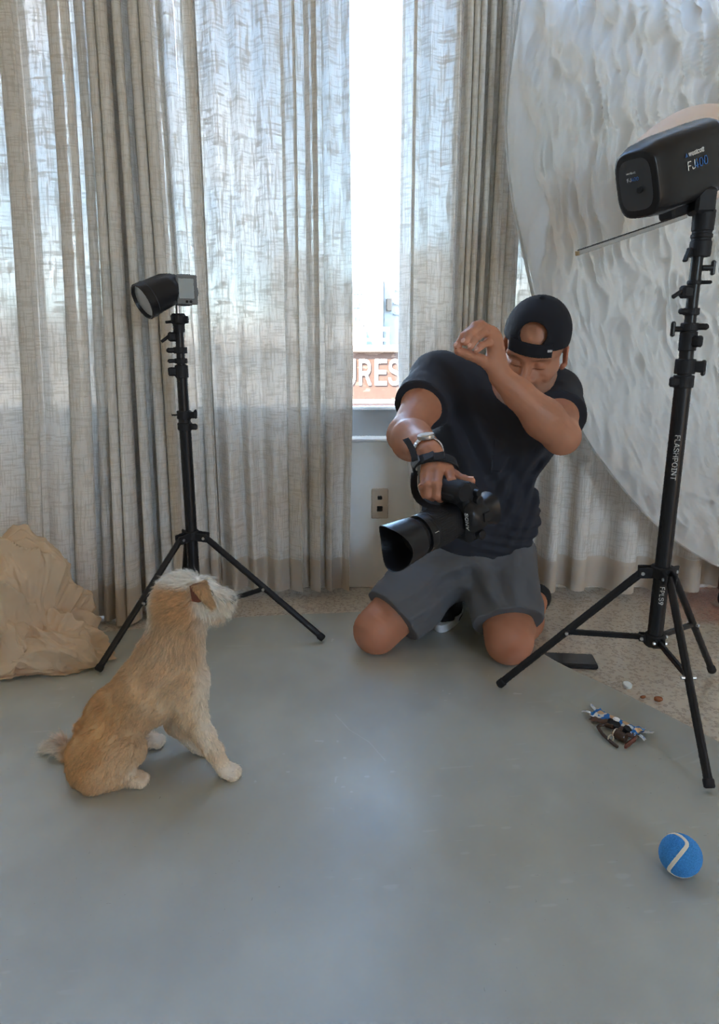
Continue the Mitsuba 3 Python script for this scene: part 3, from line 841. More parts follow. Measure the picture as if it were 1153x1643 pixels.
# ---------------------------------------------------------------- the big crumpled grey cloth disc at the right
disc = thing('cloth_backdrop', 'big round crumpled pale grey cloth backdrop leaning at the right behind the man', 'backdrop')
YR = 2.19
rim_px = [(842, -60), (833, 0), (818, 110), (812, 190), (816, 270), (826, 340), (843, 420), (866, 520), (897, 612), (930, 685), (985, 765), (1050, 838), (1100, 878), (1153, 908), (1260, 950), (1420, 990), (1600, 960), (1700, 800), (1740, 400), (1700, 0), (1500, -250), (1100, -330), (900, -220), (842, -60)]
rim = spline(np.array([at(a, b, YR) for a, b in rim_px]), 420)[:-1]
cen = at(1230, 330, YR)
NR = 230
tt = np.linspace(0, 1, NR)
P = cen + (rim - cen)[None] * tt[:, None, None]
P = np.concatenate([P, P[:, :1]], 1)
def crumple(P):
    """Depth of the folds of the cloth: long slanting drapes above, small hard creases all over."""
    x, z = P[..., 0], P[..., 2]
    q = np.stack([x, np.zeros_like(x), z], -1)
    w = 0.05 * (vn(q, 4, 21) - 0.5)
    s = x + 0.30 * (z - 0.9) + 2.2 * w
    top = smooth_np(0.55, 1.25, z)
    r = lambda a, f, sd: np.abs(meshkit.noise(np.stack([a * f, a * 0, z * f * 0.16], -1), sd) - 0.5) * 2
    d = 0.042 * (0.35 + top) * (1 - r(s, 9, 31)) ** 2 + 0.034 * (0.35 + top) * (1 - r(s, 21, 32)) ** 3 + 0.018 * (0.35 + top) * (1 - r(s, 50, 37)) ** 3
    c = vn(np.stack([x + w, z * 0, z * 0.8 - w], -1), 7, 33, 3)
    d = d + 0.018 * (c - 0.5) + 0.012 * (1 - np.abs(vn((q + w[..., None]) * V(1.5, 1, 0.45), 13, 34, 2) - 0.5) * 7).clip(0)
    d = d + 0.006 * (1 - np.abs(vn((q + w[..., None]) * V(1.8, 1, 0.5), 26, 35, 2) - 0.5) * 7).clip(0)
    lines = np.abs(((x * 0.35 + z + 0.02 * vn(q, 5, 36)) * 1.9) % 1 - 0.5)
    return d + 0.010 * np.exp(-(lines / 0.012) ** 2)


edge_in = smooth_np(1.0, 0.93, tt)[:, None]
P[..., 1] -= crumple(P) * (0.35 + 0.65 * edge_in) - 0.05 * (tt[:, None] ** 2) * 0
cloth_m = material('m_backdrop', {'type': 'principledthin', 'base_color': {'type': 'rgb', 'value': [0.74, 0.73, 0.71]}, 'roughness': 0.7, 'spec_trans': 0.0, 'diff_trans': 0.75, 'eta': 1.3})
obj('cloth', sheet(P[1:]), cloth_m, disc, True)
obj('rim', tube(rim, 0.005, 8, True), cloth_m, disc, True, label='sewn wire rim')

# ---------------------------------------------------------------- blue ball with its pale seam
def ball_blue(p, n, uv):
    v = noise(p.x * 900, p.y * 900, p.z * 900)
    return mix((0.030, 0.17, 0.46), (0.07, 0.30, 0.68), v)


BR = 0.0345
bc = lie(on_floor(1092, 1411) + V(0, 0.012, 0)) + V(0, 0, BR)
ball = thing('ball', 'blue felt ball with a curved pale seam on the grey paper at bottom right', 'ball')
ico = trimesh.creation.icosphere(5, BR)
ico.vertices += ico.vertex_normals * (0.0007 * (vn(ico.vertices, 600, 1, 2) - 0.5))[:, None]
BR_ = trimesh.transformations.euler_matrix(0.55, 0.95, 0.20)
obj('felt', moved(moved(ico, BR_), bc), material('m_ball', {'type': 'twosided', 'bsdf': {'type': 'principled', 'base_color': proc(ball_blue), 'roughness': 0.9, 'specular': 0.2, 'sheen': 0.6}}), ball, True)
t = np.linspace(0, 2 * np.pi, 140, endpoint=False)
A_ = 0.44
curve = np.stack([np.cos(t) * np.cos(A_ * np.cos(2 * t) * 1.6), np.sin(t) * np.cos(A_ * np.cos(2 * t) * 1.6), np.sin(A_ * np.cos(2 * t) * 1.6)], 1)
tang = np.roll(curve, -1, 0) - np.roll(curve, 1, 0)
side = np.cross(curve, tang)
side /= np.linalg.norm(side, axis=1, keepdims=True)
rows = [curve * (BR + dz) + side * w for w, dz in ((-0.0033, -0.0004), (-0.0026, 0.0006), (0, 0.0009), (0.0026, 0.0006), (0.0033, -0.0004))]
S = np.stack([np.vstack([r, r[:1]]) for r in rows])
obj('seam', moved(moved(sheet(S), BR_), bc), material('m_seam', principled((0.72, 0.66, 0.55), 0.8)), ball, True, label='pale curved seam')

# ---------------------------------------------------------------- phone at the paper's edge
ph = thing('phone', 'black phone lying on the stone floor at the edge of the grey paper', 'phone')
pa, pb = on_floor(886, 1060), on_floor(940, 1066)
pc = on_floor(911, 1064)
pd = unit(V(1, -0.10, 0))
obj('case', moved(cbox((0.150, 0.074, 0.014), 0.004), frame(pd, (0, 0, 1), pc + V(0, 0, 0.0075))), 'm_blackmatte', ph)
obj('screen', moved(cbox((0.142, 0.066, 0.002), 0.0008), frame(pd, (0, 0, 1), pc + V(0, 0, 0.0146))), material('m_phone', principled((0.02, 0.02, 0.022), 0.12)), ph)

# ---------------------------------------------------------------- crumbs and bits on the floor
solo('bottle_cap', lathe([(0, 0.0), (0.011, 0.0), (0.0125, 0.002), (0.0125, 0.008), (0.011, 0.0095), (0.009, 0.010), (0.008, 0.0085), (0, 0.0085)], 32, on_floor(1006, 1103) + V(0, 0.004, 0.0005), (0.1, -0.25, 1)),
     material('m_cap', principled((0.70, 0.74, 0.72), 0.2)), 'round translucent white cap on the stone floor beside the curled paper edge', 'cap')


def crumb(c, r, seed):
    m = trimesh.creation.icosphere(3, r)
    m.vertices *= V(1.2, 0.9, 0.75)
    m.vertices += m.vertex_normals * (r * 0.7 * (vn(np.array(m.vertices), 0.7 / r, seed) - 0.5))[:, None]
    m.apply_translation(c - V(0, 0, m.bounds[0][2] - 0.0005))
    return m


treat = material('m_treat', principled((0.26, 0.085, 0.03), 0.6))
solo('dog_treat', crumb(on_floor(1056, 1125), 0.0095, 3), treat, 'larger of the two brown treat crumbs on the stone floor', 'dog treat')
solo('dog_treat', crumb(on_floor(1031, 1121), 0.0055, 5), treat, 'smaller of the two brown treat crumbs on the stone floor', 'dog treat')

# ---------------------------------------------------------------- printed wrapper and brown gadget on the paper
def wrapper_print(p, n, uv):
    u, v = uv.x, uv.y
    blue = smoothstep(0.48, 0.54, fbm(u * 70, v * 90, 2.0, 2))
    col = mix((0.66, 0.68, 0.70), (0.02, 0.16, 0.50), blue)
    cu = u * 26 - dr.floor(u * 26) - 0.5
    dotd = dr.sqrt(dr.square(cu) + dr.square((v - 0.020) * 26))
    return mix(col, (0.62, 0.42, 0.24), smoothstep(0.30, 0.24, dotd))


material('m_wrapper', principled(proc(wrapper_print), 0.25))
material('m_tort', principled((0.055, 0.028, 0.016), 0.2))
material('m_redbrown', principled((0.13, 0.040, 0.026), 0.35))
wr = thing('snack_wrapper', 'crumpled blue and white wrapper with tan dots on the grey paper', 'wrapper')
wa, wb = on_floor(958, 1146, 0.012), on_floor(1022, 1176, 0.012)
wa, wb = V(wa[0], wa[1], lie(wa)[2]), V(wb[0], wb[1], lie(wb)[2])
d, w_ = unit(wb - wa), np.cross((0, 0, 1), unit(wb - wa))
u = np.linspace(0, 1, 44)
vv = np.linspace(-1, 1, 18)
G = np.zeros((18, 44, 3))
for i, q in enumerate(vv):
    flare = 0.55 + 0.45 * np.abs(2 * u - 1) ** 3
    wid = 0.024 * flare
    zz = 0.010 + 0.011 * (1 - q * q) * (1 - 0.6 * np.abs(2 * u - 1) ** 2) + 0.006 * (vn(np.stack([u * 9, 0 * u + q * 2.0, 0 * u], -1), 1.0, 4) - 0.3) + 0.006 * np.abs(((u * 7 + q) % 1) - 0.5) * (np.abs(2 * u - 1) > 0.7)
    G[i] = wa + d * ((u - 0.5) * np.linalg.norm(wb - wa) * 1.15 + 0.5 * np.linalg.norm(wb - wa))[:, None] + w_ * (q * wid)[:, None] + V(0, 0, 1) * zz[:, None]
uv = np.stack(np.meshgrid(u * 0.14, vv * 0.02 + 0.02), -1).reshape(-1, 2)
obj('foil', sheet(G), 'm_wrapper', wr, True, uv=uv)
obj('flap', moved(sheet(G[:9] * 1.0), V(-0.004, -0.010, -0.006)), material('m_foilback', principled((0.10, 0.05, 0.03), 0.3)), wr, True, label='brown underside')
for sgn, base in ((-1, wa - d * 0.004), (1, wb + d * 0.004)):
    for k in (-1, 1):
        pts = [base + w_ * 0.008 * k, base + d * sgn * 0.012 + w_ * 0.012 * k + V(0, 0, 0.004), base + d * sgn * 0.026 + w_ * 0.018 * k + V(0, 0, 0.001 + 0.006 * (k > 0))]
        q = spline(np.array(pts) + V(0, 0, 0.009), 8)
        obj('crimp', sheet(np.stack([q - w_ * 0.005, q + V(0, 0, 0.003), q + w_ * 0.005])), 'm_wrapper', wr, True, uv=np.stack(np.meshgrid(np.linspace(0, 0.03, 8), [0, 0.005, 0.01]), -1).reshape(-1, 2))
gd = thing('chew_gadget', 'dark brown glossy little gadget with a metal ring in front of the blue wrapper', 'gadget')
GZ0 = max(lie(on_floor(a, b))[2] for a, b in ((958, 1172), (990, 1200), (1010, 1198), (1008, 1180)))
F = lambda px, py, z: on_floor(px, py, GZ0) + V(0, 0, z - 0.002)
obj('arm', tube(spline([F(958, 1172, 0.012), F(966, 1182, 0.009), F(977, 1192, 0.008), F(990, 1201, 0.006)], 24), 0.0036, 10), 'm_tort', gd, True)
obj('arm', tube(spline([F(959, 1171, 0.012), F(968, 1170, 0.014), F(982, 1174, 0.014)], 18), [0.004] * 9 + [0.006] * 9, 10), 'm_tort', gd, True)
obj('ring', tube([F(979, 1190, 0.010) + 0.0075 * (math.cos(a) * V(0, 0.5, 0.86) + math.sin(a) * unit(V(0.7, 0.3, 0))) for a in np.linspace(0, 6.283, 24, endpoint=False)], 0.0018, 8, True), material('m_gold', principled((0.62, 0.55, 0.44), 0.25, 1.0)), gd, True, label='shiny metal ring')
obj('barrel', rod(F(984, 1182, 0.013), F(1003, 1192, 0.013), 0.011, 0.010), 'm_tort', gd)
obj('collar', lathe([(0.0095, 0), (0.0125, 0), (0.0125, 0.003), (0.0095, 0.003)], 28, F(986, 1183, 0.013), F(1003, 1192, 0.013) - F(984, 1182, 0.013)), 'm_gold', gd)
obj('hood', join([moved(cbox((0.030, 0.022, 0.016), 0.004), frame(unit(V(0.9, -0.4, 0)), unit(V(0.1, -0.3, 1)), F(984, 1170, 0.015))), moved(cbox((0.028, 0.018, 0.020), 0.004), frame(unit(V(0.9, -0.4, 0)), unit(V(0.3, -0.2, 1)), F(1008, 1180, 0.012)))]), 'm_black', gd)
obj('clip', moved(cbox((0.016, 0.013, 0.010), 0.004), frame(unit(V(0.9, -0.3, 0.2)), unit(V(0, -0.5, 1)), F(987, 1168, 0.024))), 'm_white', gd, label='white clip')
obj('paddle', moved(cbox((0.038, 0.007, 0.015), 0.005), frame(unit(V(0.80, 0.52, 0.15)), unit(V(-0.1, -0.35, 1)), F(1010, 1198, 0.012))), 'm_redbrown', gd, label='reddish brown flat end')

# ---------------------------------------------------------------- crumpled tan cloth heap at the left
def tri(x):
    return np.abs((x % 1) - 0.5) * 2


def heap(c, r, seed, n=6):
    """Bunched up cloth: long sharp folds that run across one another, and smaller creases between them."""
    rng = np.random.default_rng(seed)
    m = trimesh.creation.icosphere(n, 1.0)
    v = np.array(m.vertices)
    w = np.stack([vn(v, 1.8, seed + k, 2) - 0.5 for k in range(3)], -1)
    rid = lambda q, sd: 1 - np.abs(meshkit.noise(q, sd) - 0.5) * 2
    h = np.zeros(len(v))
    for k, (f, amp, sharp, along) in enumerate(((1.3, 0.30, 1.5, 0.5), (2.0, 0.26, 2.2, 0.35), (3.2, 0.15, 3.0, 0.3), (5.0, 0.08, 3.0, 0.3), (9.0, 0.030, 2.0, 0.5))):
        e = trimesh.transformations.random_rotation_matrix(rng.random(3))[:3, :3]
        q = (v + 0.55 * w) @ e * V(f, f * along, f) + 7.3 * k
        h += amp * (rid(q, seed + 20 + k) ** sharp - 0.45)
    v = v * (1 + h)[:, None] + 0.10 * w
    v = v * np.asarray(r)
    v[:, 2] = np.where(v[:, 2] < 0, v[:, 2] * 0.05, v[:, 2])
    v = v + c
    v[:, 2] -= v[:, 2].min() - 0.003
    return trimesh.Trimesh(v, m.faces, process=False)


def tan_cloth(p, n, uv):
    return mix((0.56, 0.40, 0.26), (0.66, 0.50, 0.345), fbm(p.x * 14, p.y * 14, p.z * 14, 3))


hp = at(-10, 1000, 1.86)
material('m_tan', principled(proc(tan_cloth), 0.75, 0, 0.2))
hm = join([heap(V(-1.05, 1.865, 0), V(0.235, 0.14, 0.335), 4), heap(V(-0.88, 1.825, 0), V(0.135, 0.105, 0.13), 9), heap(V(-1.15, 1.78, 0), V(0.28, 0.10, 0.16), 14)])
solo('cloth_heap', hm, 'm_tan', 'crumpled heap of tan cloth on the floor at the left edge', 'cloth', 40)

# ---------------------------------------------------------------- wooden furniture at the far right
fu = thing('wooden_cart', 'dark wooden furniture leg on a caster at the far right edge behind the stand', 'furniture')
fx = at(1163, 950, 2.240) * V(1, 1, 0)
obj('leg', cbox((0.045, 0.035, 0.36), 0.006, fx + V(0, 0, 0.235)), 'm_darkwood', fu)
obj('leg', cbox((0.045, 0.035, 0.36), 0.006, fx + V(0.42, 0, 0.235)), 'm_darkwood', fu)
obj('rail', cbox((0.42, 0.025, 0.07), 0.004, fx + V(0.21, 0, 0.37)), 'm_darkwood', fu)
obj('top', cbox((0.52, 0.05, 0.03), 0.006, fx + V(0.21, 0, 0.43)), 'm_darkwood', fu)
for dx in (0, 0.42):
    obj('caster', join([rod(fx + V(dx - 0.012, 0, 0.026), fx + V(dx + 0.012, 0, 0.026), 0.025), cbox((0.034, 0.03, 0.03), 0.005, fx + V(dx, 0, 0.048))]), 'm_blackmatte', fu)

# ---------------------------------------------------------------- the kneeling photographer
J = dict(hipR=at(712, 905, 2.06), hipL=at(802, 905, 2.04), kneeR=at(604, 1018, 1.87), kneeL=at(818, 1030, 1.80), ankR=at(668, 950, 2.17), toeR=at(712, 992, 2.07),
         ankL=at(862, 958, 2.12), toeL=at(838, 962, 2.20), shR=at(700, 610, 2.00), shL=at(888, 636, 2.00), elR=at(650, 698, 1.75), wrR=at(690, 728, 1.50),
         elL=at(901, 700, 1.74), wrL=at(803, 604, 1.69), neck=at(812, 622, 1.99), head=at(857, 566, 1.90), chest=at(795, 690, 2.03), waist=at(770, 815, 2.04), pelvis=at(755, 892, 2.07))
J['kneeR'][2], J['kneeL'][2] = 0.070, 0.072
HF = unit(V(-0.40, -0.80, -0.40))                    # the way the face looks
HU = unit(V(-0.02, -0.38, 0.92))
HU = unit(HU - np.dot(HU, HF) * HF)
HX = np.cross(HF, HU)                                # the man's right ear is at -HX seen from here... his left ear at +HX
HX = np.cross(HF, HU)
if HX[0] < 0:
    HX = -HX
HR = np.column_stack([HX, HF, HU])
HC = J['head']
hp_ = lambda x, y, z: HC + HR @ V(x, y, z)
HS = 0.97


def skull(F, grow=0.0):
    F.egg(hp_(0, -0.012, 0.042), V(0.077, 0.095, 0.088) * HS + grow, HR, 0.01)
    F.egg(hp_(0, 0.025, -0.030), V(0.061, 0.068, 0.082) * HS + grow, HR, 0.03)


def man_head(F):
    skull(F)
    e = lambda *a: hp_(*(np.array(a) * HS))
    F.bone(e(-0.040, 0.052, -0.075), e(0.0, 0.082, -0.096), 0.020, 0.020, 0.02)
    F.bone(e(0.040, 0.052, -0.075), e(0.0, 0.082, -0.096), 0.020, 0.020, 0.02)
    F.bone(e(-0.048, 0.0, -0.062), e(-0.040, 0.052, -0.075), 0.018, 0.018, 0.02)
    F.bone(e(0.048, 0.0, -0.062), e(0.040, 0.052, -0.075), 0.018, 0.018, 0.02)
    for s in (-1, 1):
        F.bone(e(s * 0.046, 0.062, -0.022), e(s * 0.058, 0.032, -0.016), 0.018, 0.016, 0.02)          # cheekbone
        F.bone(e(s * 0.014, 0.084, 0.030), e(s * 0.052, 0.066, 0.026), 0.0115, 0.010, 0.016)          # brow
        F.egg(e(s * 0.032, 0.092, 0.004), V(0.019, 0.014, 0.0125), HR, 0.012, 'cut')                   # eye socket
        F.egg(e(s * 0.031, 0.0715, 0.005), V(0.0150, 0.0140, 0.0135), HR, 0.004)                       # lid over the eye
        F.bone(e(s * 0.018, 0.0855, 0.0005), e(s * 0.045, 0.0760, 0.001), 0.0026, 0.0022, 0.003)       # lower lash line
        F.egg(e(s * 0.0125, 0.098, -0.037), V(0.0085, 0.010, 0.008), HR, 0.006)                        # nostril wing
        F.bone(e(s * 0.022, 0.084, -0.036), e(s * 0.036, 0.070, -0.066), 0.010, 0.010, 0.014)          # cheek beside the mouth
        ear = np.column_stack([unit(HX * 1.0 - HF * s * 0.35 * s), unit(HF + HX * 0.35 * s), HU])
        er = np.column_stack([np.cross(ear[:, 1], ear[:, 2]), ear[:, 1], ear[:, 2]])
        F.egg(e(s * 0.083, -0.012, 0.000), V(0.0075, 0.020, 0.033), er, 0.006)
        F.egg(e(s * 0.089, -0.006, 0.004), V(0.005, 0.011, 0.019), er, 0.004, 'cut')
        F.bone(e(s * 0.081, 0.004, -0.022), e(s * 0.079, 0.003, -0.030), 0.007, 0.006, 0.006)
    F.bone(e(0, 0.082, 0.018), e(0, 0.107, -0.026), 0.0085, 0.0105, 0.010)                             # nose
    F.egg(e(0, 0.108, -0.029), V(0.0120, 0.0115, 0.0105), HR, 0.006)
    F.bone(e(-0.018, 0.083, -0.058), e(0.018, 0.083, -0.058), 0.0075, 0.0075, 0.008)                   # lips
    F.bone(e(-0.015, 0.082, -0.070), e(0.015, 0.082, -0.070), 0.0085, 0.0085, 0.008)
    F.bone(e(-0.024, 0.0915, -0.0645), e(0.024, 0.0915, -0.0645), 0.0022, 0.0022, 0.004, 'cut')
    F.egg(e(0, 0.083, -0.096), V(0.020, 0.014, 0.014), HR, 0.012)


def finger(F, pts, r0, r1, k=0.0035):
    pts = [np.asarray(p, float) for p in pts]
    n = len(pts) - 1
    for i in range(n):
        a, b = r0 + (r1 - r0) * i / n, r0 + (r1 - r0) * (i + 1) / n
        F.bone(pts[i], pts[i + 1], a, b, k)
        if 0 < i:
            F.egg(pts[i], V(1, 1, 1) * (a * 1.07), None, 0.003)


# raised left hand: index and thumb pinch a treat, the other fingers curl beside them
LW = J['wrL']
LH = {'index': [at(783, 531, 1.655), at(763, 523, 1.635), at(744, 539, 1.620), at(733, 555, 1.615)],
      'middle': [at(790, 533, 1.665), at(771, 521, 1.640), at(754, 535, 1.612), at(745, 549, 1.606)],
      'ring': [at(796, 541, 1.672), at(777, 532, 1.640), at(761, 544, 1.610), at(755, 556, 1.606)],
      'pinky': [at(797, 553, 1.675), at(783, 549, 1.645), at(771, 555, 1.622), at(765, 562, 1.618)],
      'thumb': [at(789, 590, 1.675), at(771, 577, 1.650), at(751, 569, 1.630), at(735, 563, 1.615)]}
# right hand: laid over the camera grip from above
RW = J['wrR']
RH = {'pinky': [at(681, 766, 1.455), at(678, 781, 1.425), at(681, 793, 1.425), at(688, 797, 1.440)],
      'ring': [at(691, 757, 1.445), at(687, 777, 1.408), at(687, 794, 1.408), at(694, 799, 1.430)],
      'middle': [at(704, 752, 1.440), at(701, 777, 1.400), at(701, 795, 1.400), at(706, 801, 1.425)],
      'index': [at(719, 753, 1.440), at(724, 772, 1.405), at(727, 786, 1.395), at(729, 797, 1.395)],
      'thumb': [at(716, 752, 1.475), at(730, 764, 1.455), at(743, 770, 1.440), at(755, 772, 1.430)]}


def man_hands(F):
    L = LH
    for n, r in (('index', 0.0118), ('middle', 0.0122), ('ring', 0.0116), ('pinky', 0.0102)):
        F.bone(LW + (L[n][0] - LW) * 0.12, L[n][0], 0.0155, r * 1.12, 0.012)
    F.bone(LW + (L['thumb'][0] - LW) * 0.1, L['thumb'][0], 0.017, 0.0165, 0.014)
    F.bone((L['index'][0] + LW) / 2, (L['thumb'][0] + L['thumb'][1]) / 2, 0.014, 0.012, 0.012)
    for n, r0, r1 in (('index', 0.0108, 0.0082), ('middle', 0.0112, 0.0084), ('ring', 0.0106, 0.0080), ('pinky', 0.0094, 0.0072), ('thumb', 0.0135, 0.0100)):
        finger(F, L[n], r0, r1)
    R = RH
    for n, r in (('index', 0.0118), ('middle', 0.0122), ('ring', 0.0116), ('pinky', 0.0105)):
        F.bone(RW + (R[n][0] - RW) * 0.10, R[n][0], 0.0150, r * 1.08, 0.012)
    F.bone(RW + (R['thumb'][0] - RW) * 0.25, R['thumb'][0], 0.016, 0.015, 0.014)
    for n, r0, r1 in (('index', 0.0100, 0.0082), ('middle', 0.0102, 0.0084), ('ring', 0.0098, 0.0080), ('pinky', 0.0088, 0.0072), ('thumb', 0.0120, 0.0098)):
        finger(F, R[n], r0, r1)


def torso(F, g=0.0):
    c, w, p = J['chest'], J['waist'], J['pelvis']
    ux = unit(J['shL'] - J['shR'])
    uz = unit(c - p)
    uz = unit(uz - np.dot(uz, ux) * ux)
    R = np.column_stack([ux, np.cross(uz, ux), uz])
    F.egg(c + R @ V(-0.005, 0.0, 0.0), V(0.168, 0.112, 0.165) + g, R, 0.03)
    F.egg(c + R @ V(-0.060, -0.055, 0.045), V(0.085, 0.060, 0.075) + g, R, 0.05)
    F.egg(c + R @ V(0.065, -0.055, 0.035), V(0.085, 0.060, 0.075) + g, R, 0.05)
    F.egg(w, V(0.150, 0.118, 0.150) + g, R, 0.06)
    F.egg(p, V(0.165, 0.125, 0.105) + g, None, 0.06)
    F.bone(J['shR'] + ux * 0.02, J['neck'] - V(0, 0, 0.015), 0.062 + g, 0.060 + g, 0.04)
    F.bone(J['shL'] - ux * 0.02, J['neck'] - V(0, 0, 0.015), 0.062 + g, 0.060 + g, 0.04)


def arms(F):
    for s in 'RL':
        sh, el, wr = J['sh' + s], J['el' + s], J['wr' + s]
        F.bone(sh, sh + (el - sh) * 0.45, 0.062, 0.055, 0.03)
        F.bone(sh + (el - sh) * 0.35, el, 0.055, 0.043, 0.02)
        d = unit(wr - el)
        F.bone(el, el + (wr - el) * 0.30, 0.0430, 0.0480, 0.02)
        F.bone(el + (wr - el) * 0.30, el + (wr - el) * 0.72, 0.0480, 0.0350, 0.02)
        F.bone(el + (wr - el) * 0.72, wr, 0.0350, 0.0275, 0.015)


def legs(F, g=0.0):
    for s in 'RL':
        hip, kn, an = J['hip' + s], J['knee' + s], J['ank' + s]
        F.bone(hip, hip + (kn - hip) * 0.5, 0.088 + g, 0.080 + g, 0.03)
        F.bone(hip + (kn - hip) * 0.5, kn + V(0, 0.01, 0.002), 0.080 + g, 0.066 + g, 0.03)
        if g == 0:
            F.egg(kn + V(0, -0.012, 0.012), V(0.044, 0.040, 0.050), None, 0.03)
            low = kn + V(0, 0.02, -0.012)
            F.bone(low, low + (an - low) * 0.45, 0.054, 0.057, 0.03)
            F.bone(low + (an - low) * 0.45, an, 0.057, 0.036, 0.03)


lo, hi = V(-0.02, 1.36, 0.0), V(0.72, 2.30, 1.06)
B = Field(lo, hi, 0.0030)
torso(B)
legs(B)
arms(B)
B.bone(J['neck'] + V(0, 0.01, -0.02), hp_(0, -0.03, -0.05), 0.058, 0.056, 0.02)
man_head(B)
man_hands(B)
for s, toe in (('R', 'toeR'), ('L', 'toeL')):
    B.bone(J['ank' + s], J[toe], 0.030, 0.026, 0.015)
B.half(V(0, 0, 0.004), V(0, 0, -1), 0.006)
bm = B.mesh(3)
bv = np.array(bm.vertices)
hl = (bv - HC) @ HR / HS                             # head coordinates of every point
col = np.tile(V(0.40, 0.174, 0.100), (len(bv), 1))
col *= (0.88 + 0.24 * vn(bv, 22, 5, 3))[:, None]
def tint(mask, c, amount=1.0):
    m_ = (np.clip(mask, 0, 1) * amount)[:, None]
    col[:] = col * (1 - m_) + V(*c) * m_
onhead = (np.linalg.norm(bv - HC, axis=1) < 0.17)
rad = lambda c, r: np.clip(1.4 - np.sqrt(((hl - V(*c)) ** 2 / V(*r) ** 2).sum(1)) * 1.0, 0, 1)
tint(onhead * smooth_np(-0.030, -0.050, hl[:, 2]) * (hl[:, 1] > -0.03) * (0.6 + 0.4 * vn(bv, 300, 3, 2)), (0.235, 0.150, 0.110), 0.60)      # stubble
tint(onhead * smooth_np(0.030, -0.01, hl[:, 1]) * smooth_np(-0.03, 0.0, hl[:, 2]) * (np.abs(hl[:, 0]) < 0.079), (0.25, 0.19, 0.15), 0.6)
for s in (-1, 1):
    tint(onhead * rad((s * 0.033, 0.084, 0.024), (0.021, 0.02, 0.0045)) * (0.5 + 0.5 * vn(bv, 500, 7, 2)), (0.10, 0.055, 0.03), 0.85)   # brows
    tint(onhead * rad((s * 0.032, 0.083, -0.0030), (0.013, 0.02, 0.0022)), (0.07, 0.03, 0.02), 0.85)                                      # lashes of the lowered lids
    tint(onhead * rad((s * 0.0085, 0.104, -0.0425), (0.0042, 0.008, 0.0028)), (0.10, 0.03, 0.02), 0.8)
tint(onhead * rad((0, 0.088, -0.0640), (0.024, 0.02, 0.0085)), (0.40, 0.14, 0.11), 0.6)
tint(onhead * smooth_np(0.070, 0.080, np.abs(hl[:, 0])), (0.56, 0.21, 0.13), 0.45)
for kn in (J['kneeR'], J['kneeL']):
    tint(np.clip(1.3 - np.linalg.norm(bv - (kn + V(0, -0.05, 0.0)), axis=1) / 0.07, 0, 1), (0.52, 0.20, 0.12), 0.5)
for h in (LH, RH):
    for n in h:
        tint(np.clip(1.5 - np.linalg.norm(bv - h[n][-1], axis=1) / 0.011, 0, 1), (0.58, 0.25, 0.17), 0.45)
        for q in h[n][1:3]:
            tint(np.clip(1.3 - np.linalg.norm(bv - q, axis=1) / 0.010, 0, 1), (0.50, 0.20, 0.13), 0.4)
skin = material('m_skin', {'type': 'twosided', 'bsdf': {'type': 'principled', 'base_color': VERTEX, 'roughness': 0.48, 'specular': 0.4}})
man = thing('person', 'kneeling man in dark T-shirt and grey shorts, one hand raised, the other holding a camera', 'person')
obj('body', bm, skin, man, True, color=col)


def nail(tip, prev, out, r, w=0.0052, h=0.0062):
    d = unit(tip - prev)
    o = unit(out - np.dot(out, d) * d)
    m = trimesh.creation.icosphere(3, 1.0)
    m.vertices *= V(w, h, 0.0014)
    obj('nail', moved(m, frame(np.cross(d, o), o, tip + d * 0.0005 + o * (r * 0.93))), 'm_nail', man, True)


material('m_nail', principled((0.62, 0.36, 0.28), 0.3))
toeye = unit(V(0, 0, EYE) - J['wrL'])
for n, r in (('index', 0.0082), ('middle', 0.0084), ('ring', 0.0080), ('pinky', 0.0072)):
    p_ = LH[n]
    nail(p_[3], p_[2], p_[3] - (p_[0] + LW) / 2 + toeye * 0.03 + V(0, 0, 0.02), r)
nail(RH['index'][3], RH['index'][2], V(0, -1, 0.1), 0.0082)
nail(RH['thumb'][3], RH['thumb'][2], V(0.1, -0.3, 1), 0.0098)

# ---- T-shirt: the torso and upper arms grown by the cloth, cut at neck, sleeves and hem
S = Field(lo, hi, 0.0034)
torso(S, 0.014)
for s in 'RL':
    sh, el = J['sh' + s], J['el' + s]
    S.bone(sh, sh + (el - sh) * 0.62, 0.075, 0.074, 0.035)
w = J['waist']
S.egg(w + V(0.0, -0.01, -0.03), V(0.160, 0.135, 0.13), None, 0.05)
g = S.points()
GX, GY, GZ = np.meshgrid(*[a[::2] for a in g], indexing='ij')
pts = np.stack([GX, GY, GZ], -1)
def pull(p, a, b, wid, freq, amp, ph=0.0):
    """Folds that run from a towards b and fade sideways."""
    d = unit(b - a)
    q = p - a
    t = q @ d
    o = unit(np.cross(d, V(0, 1, 0)))
    s_ = q @ o
    L = np.linalg.norm(b - a)
    return amp * np.cos(s_ * freq + ph + 6 * t) * np.exp(-(s_ / wid) ** 2) * smooth_np(-0.15 * L, 0.15 * L, t) * smooth_np(1.15 * L, 0.7 * L, t)


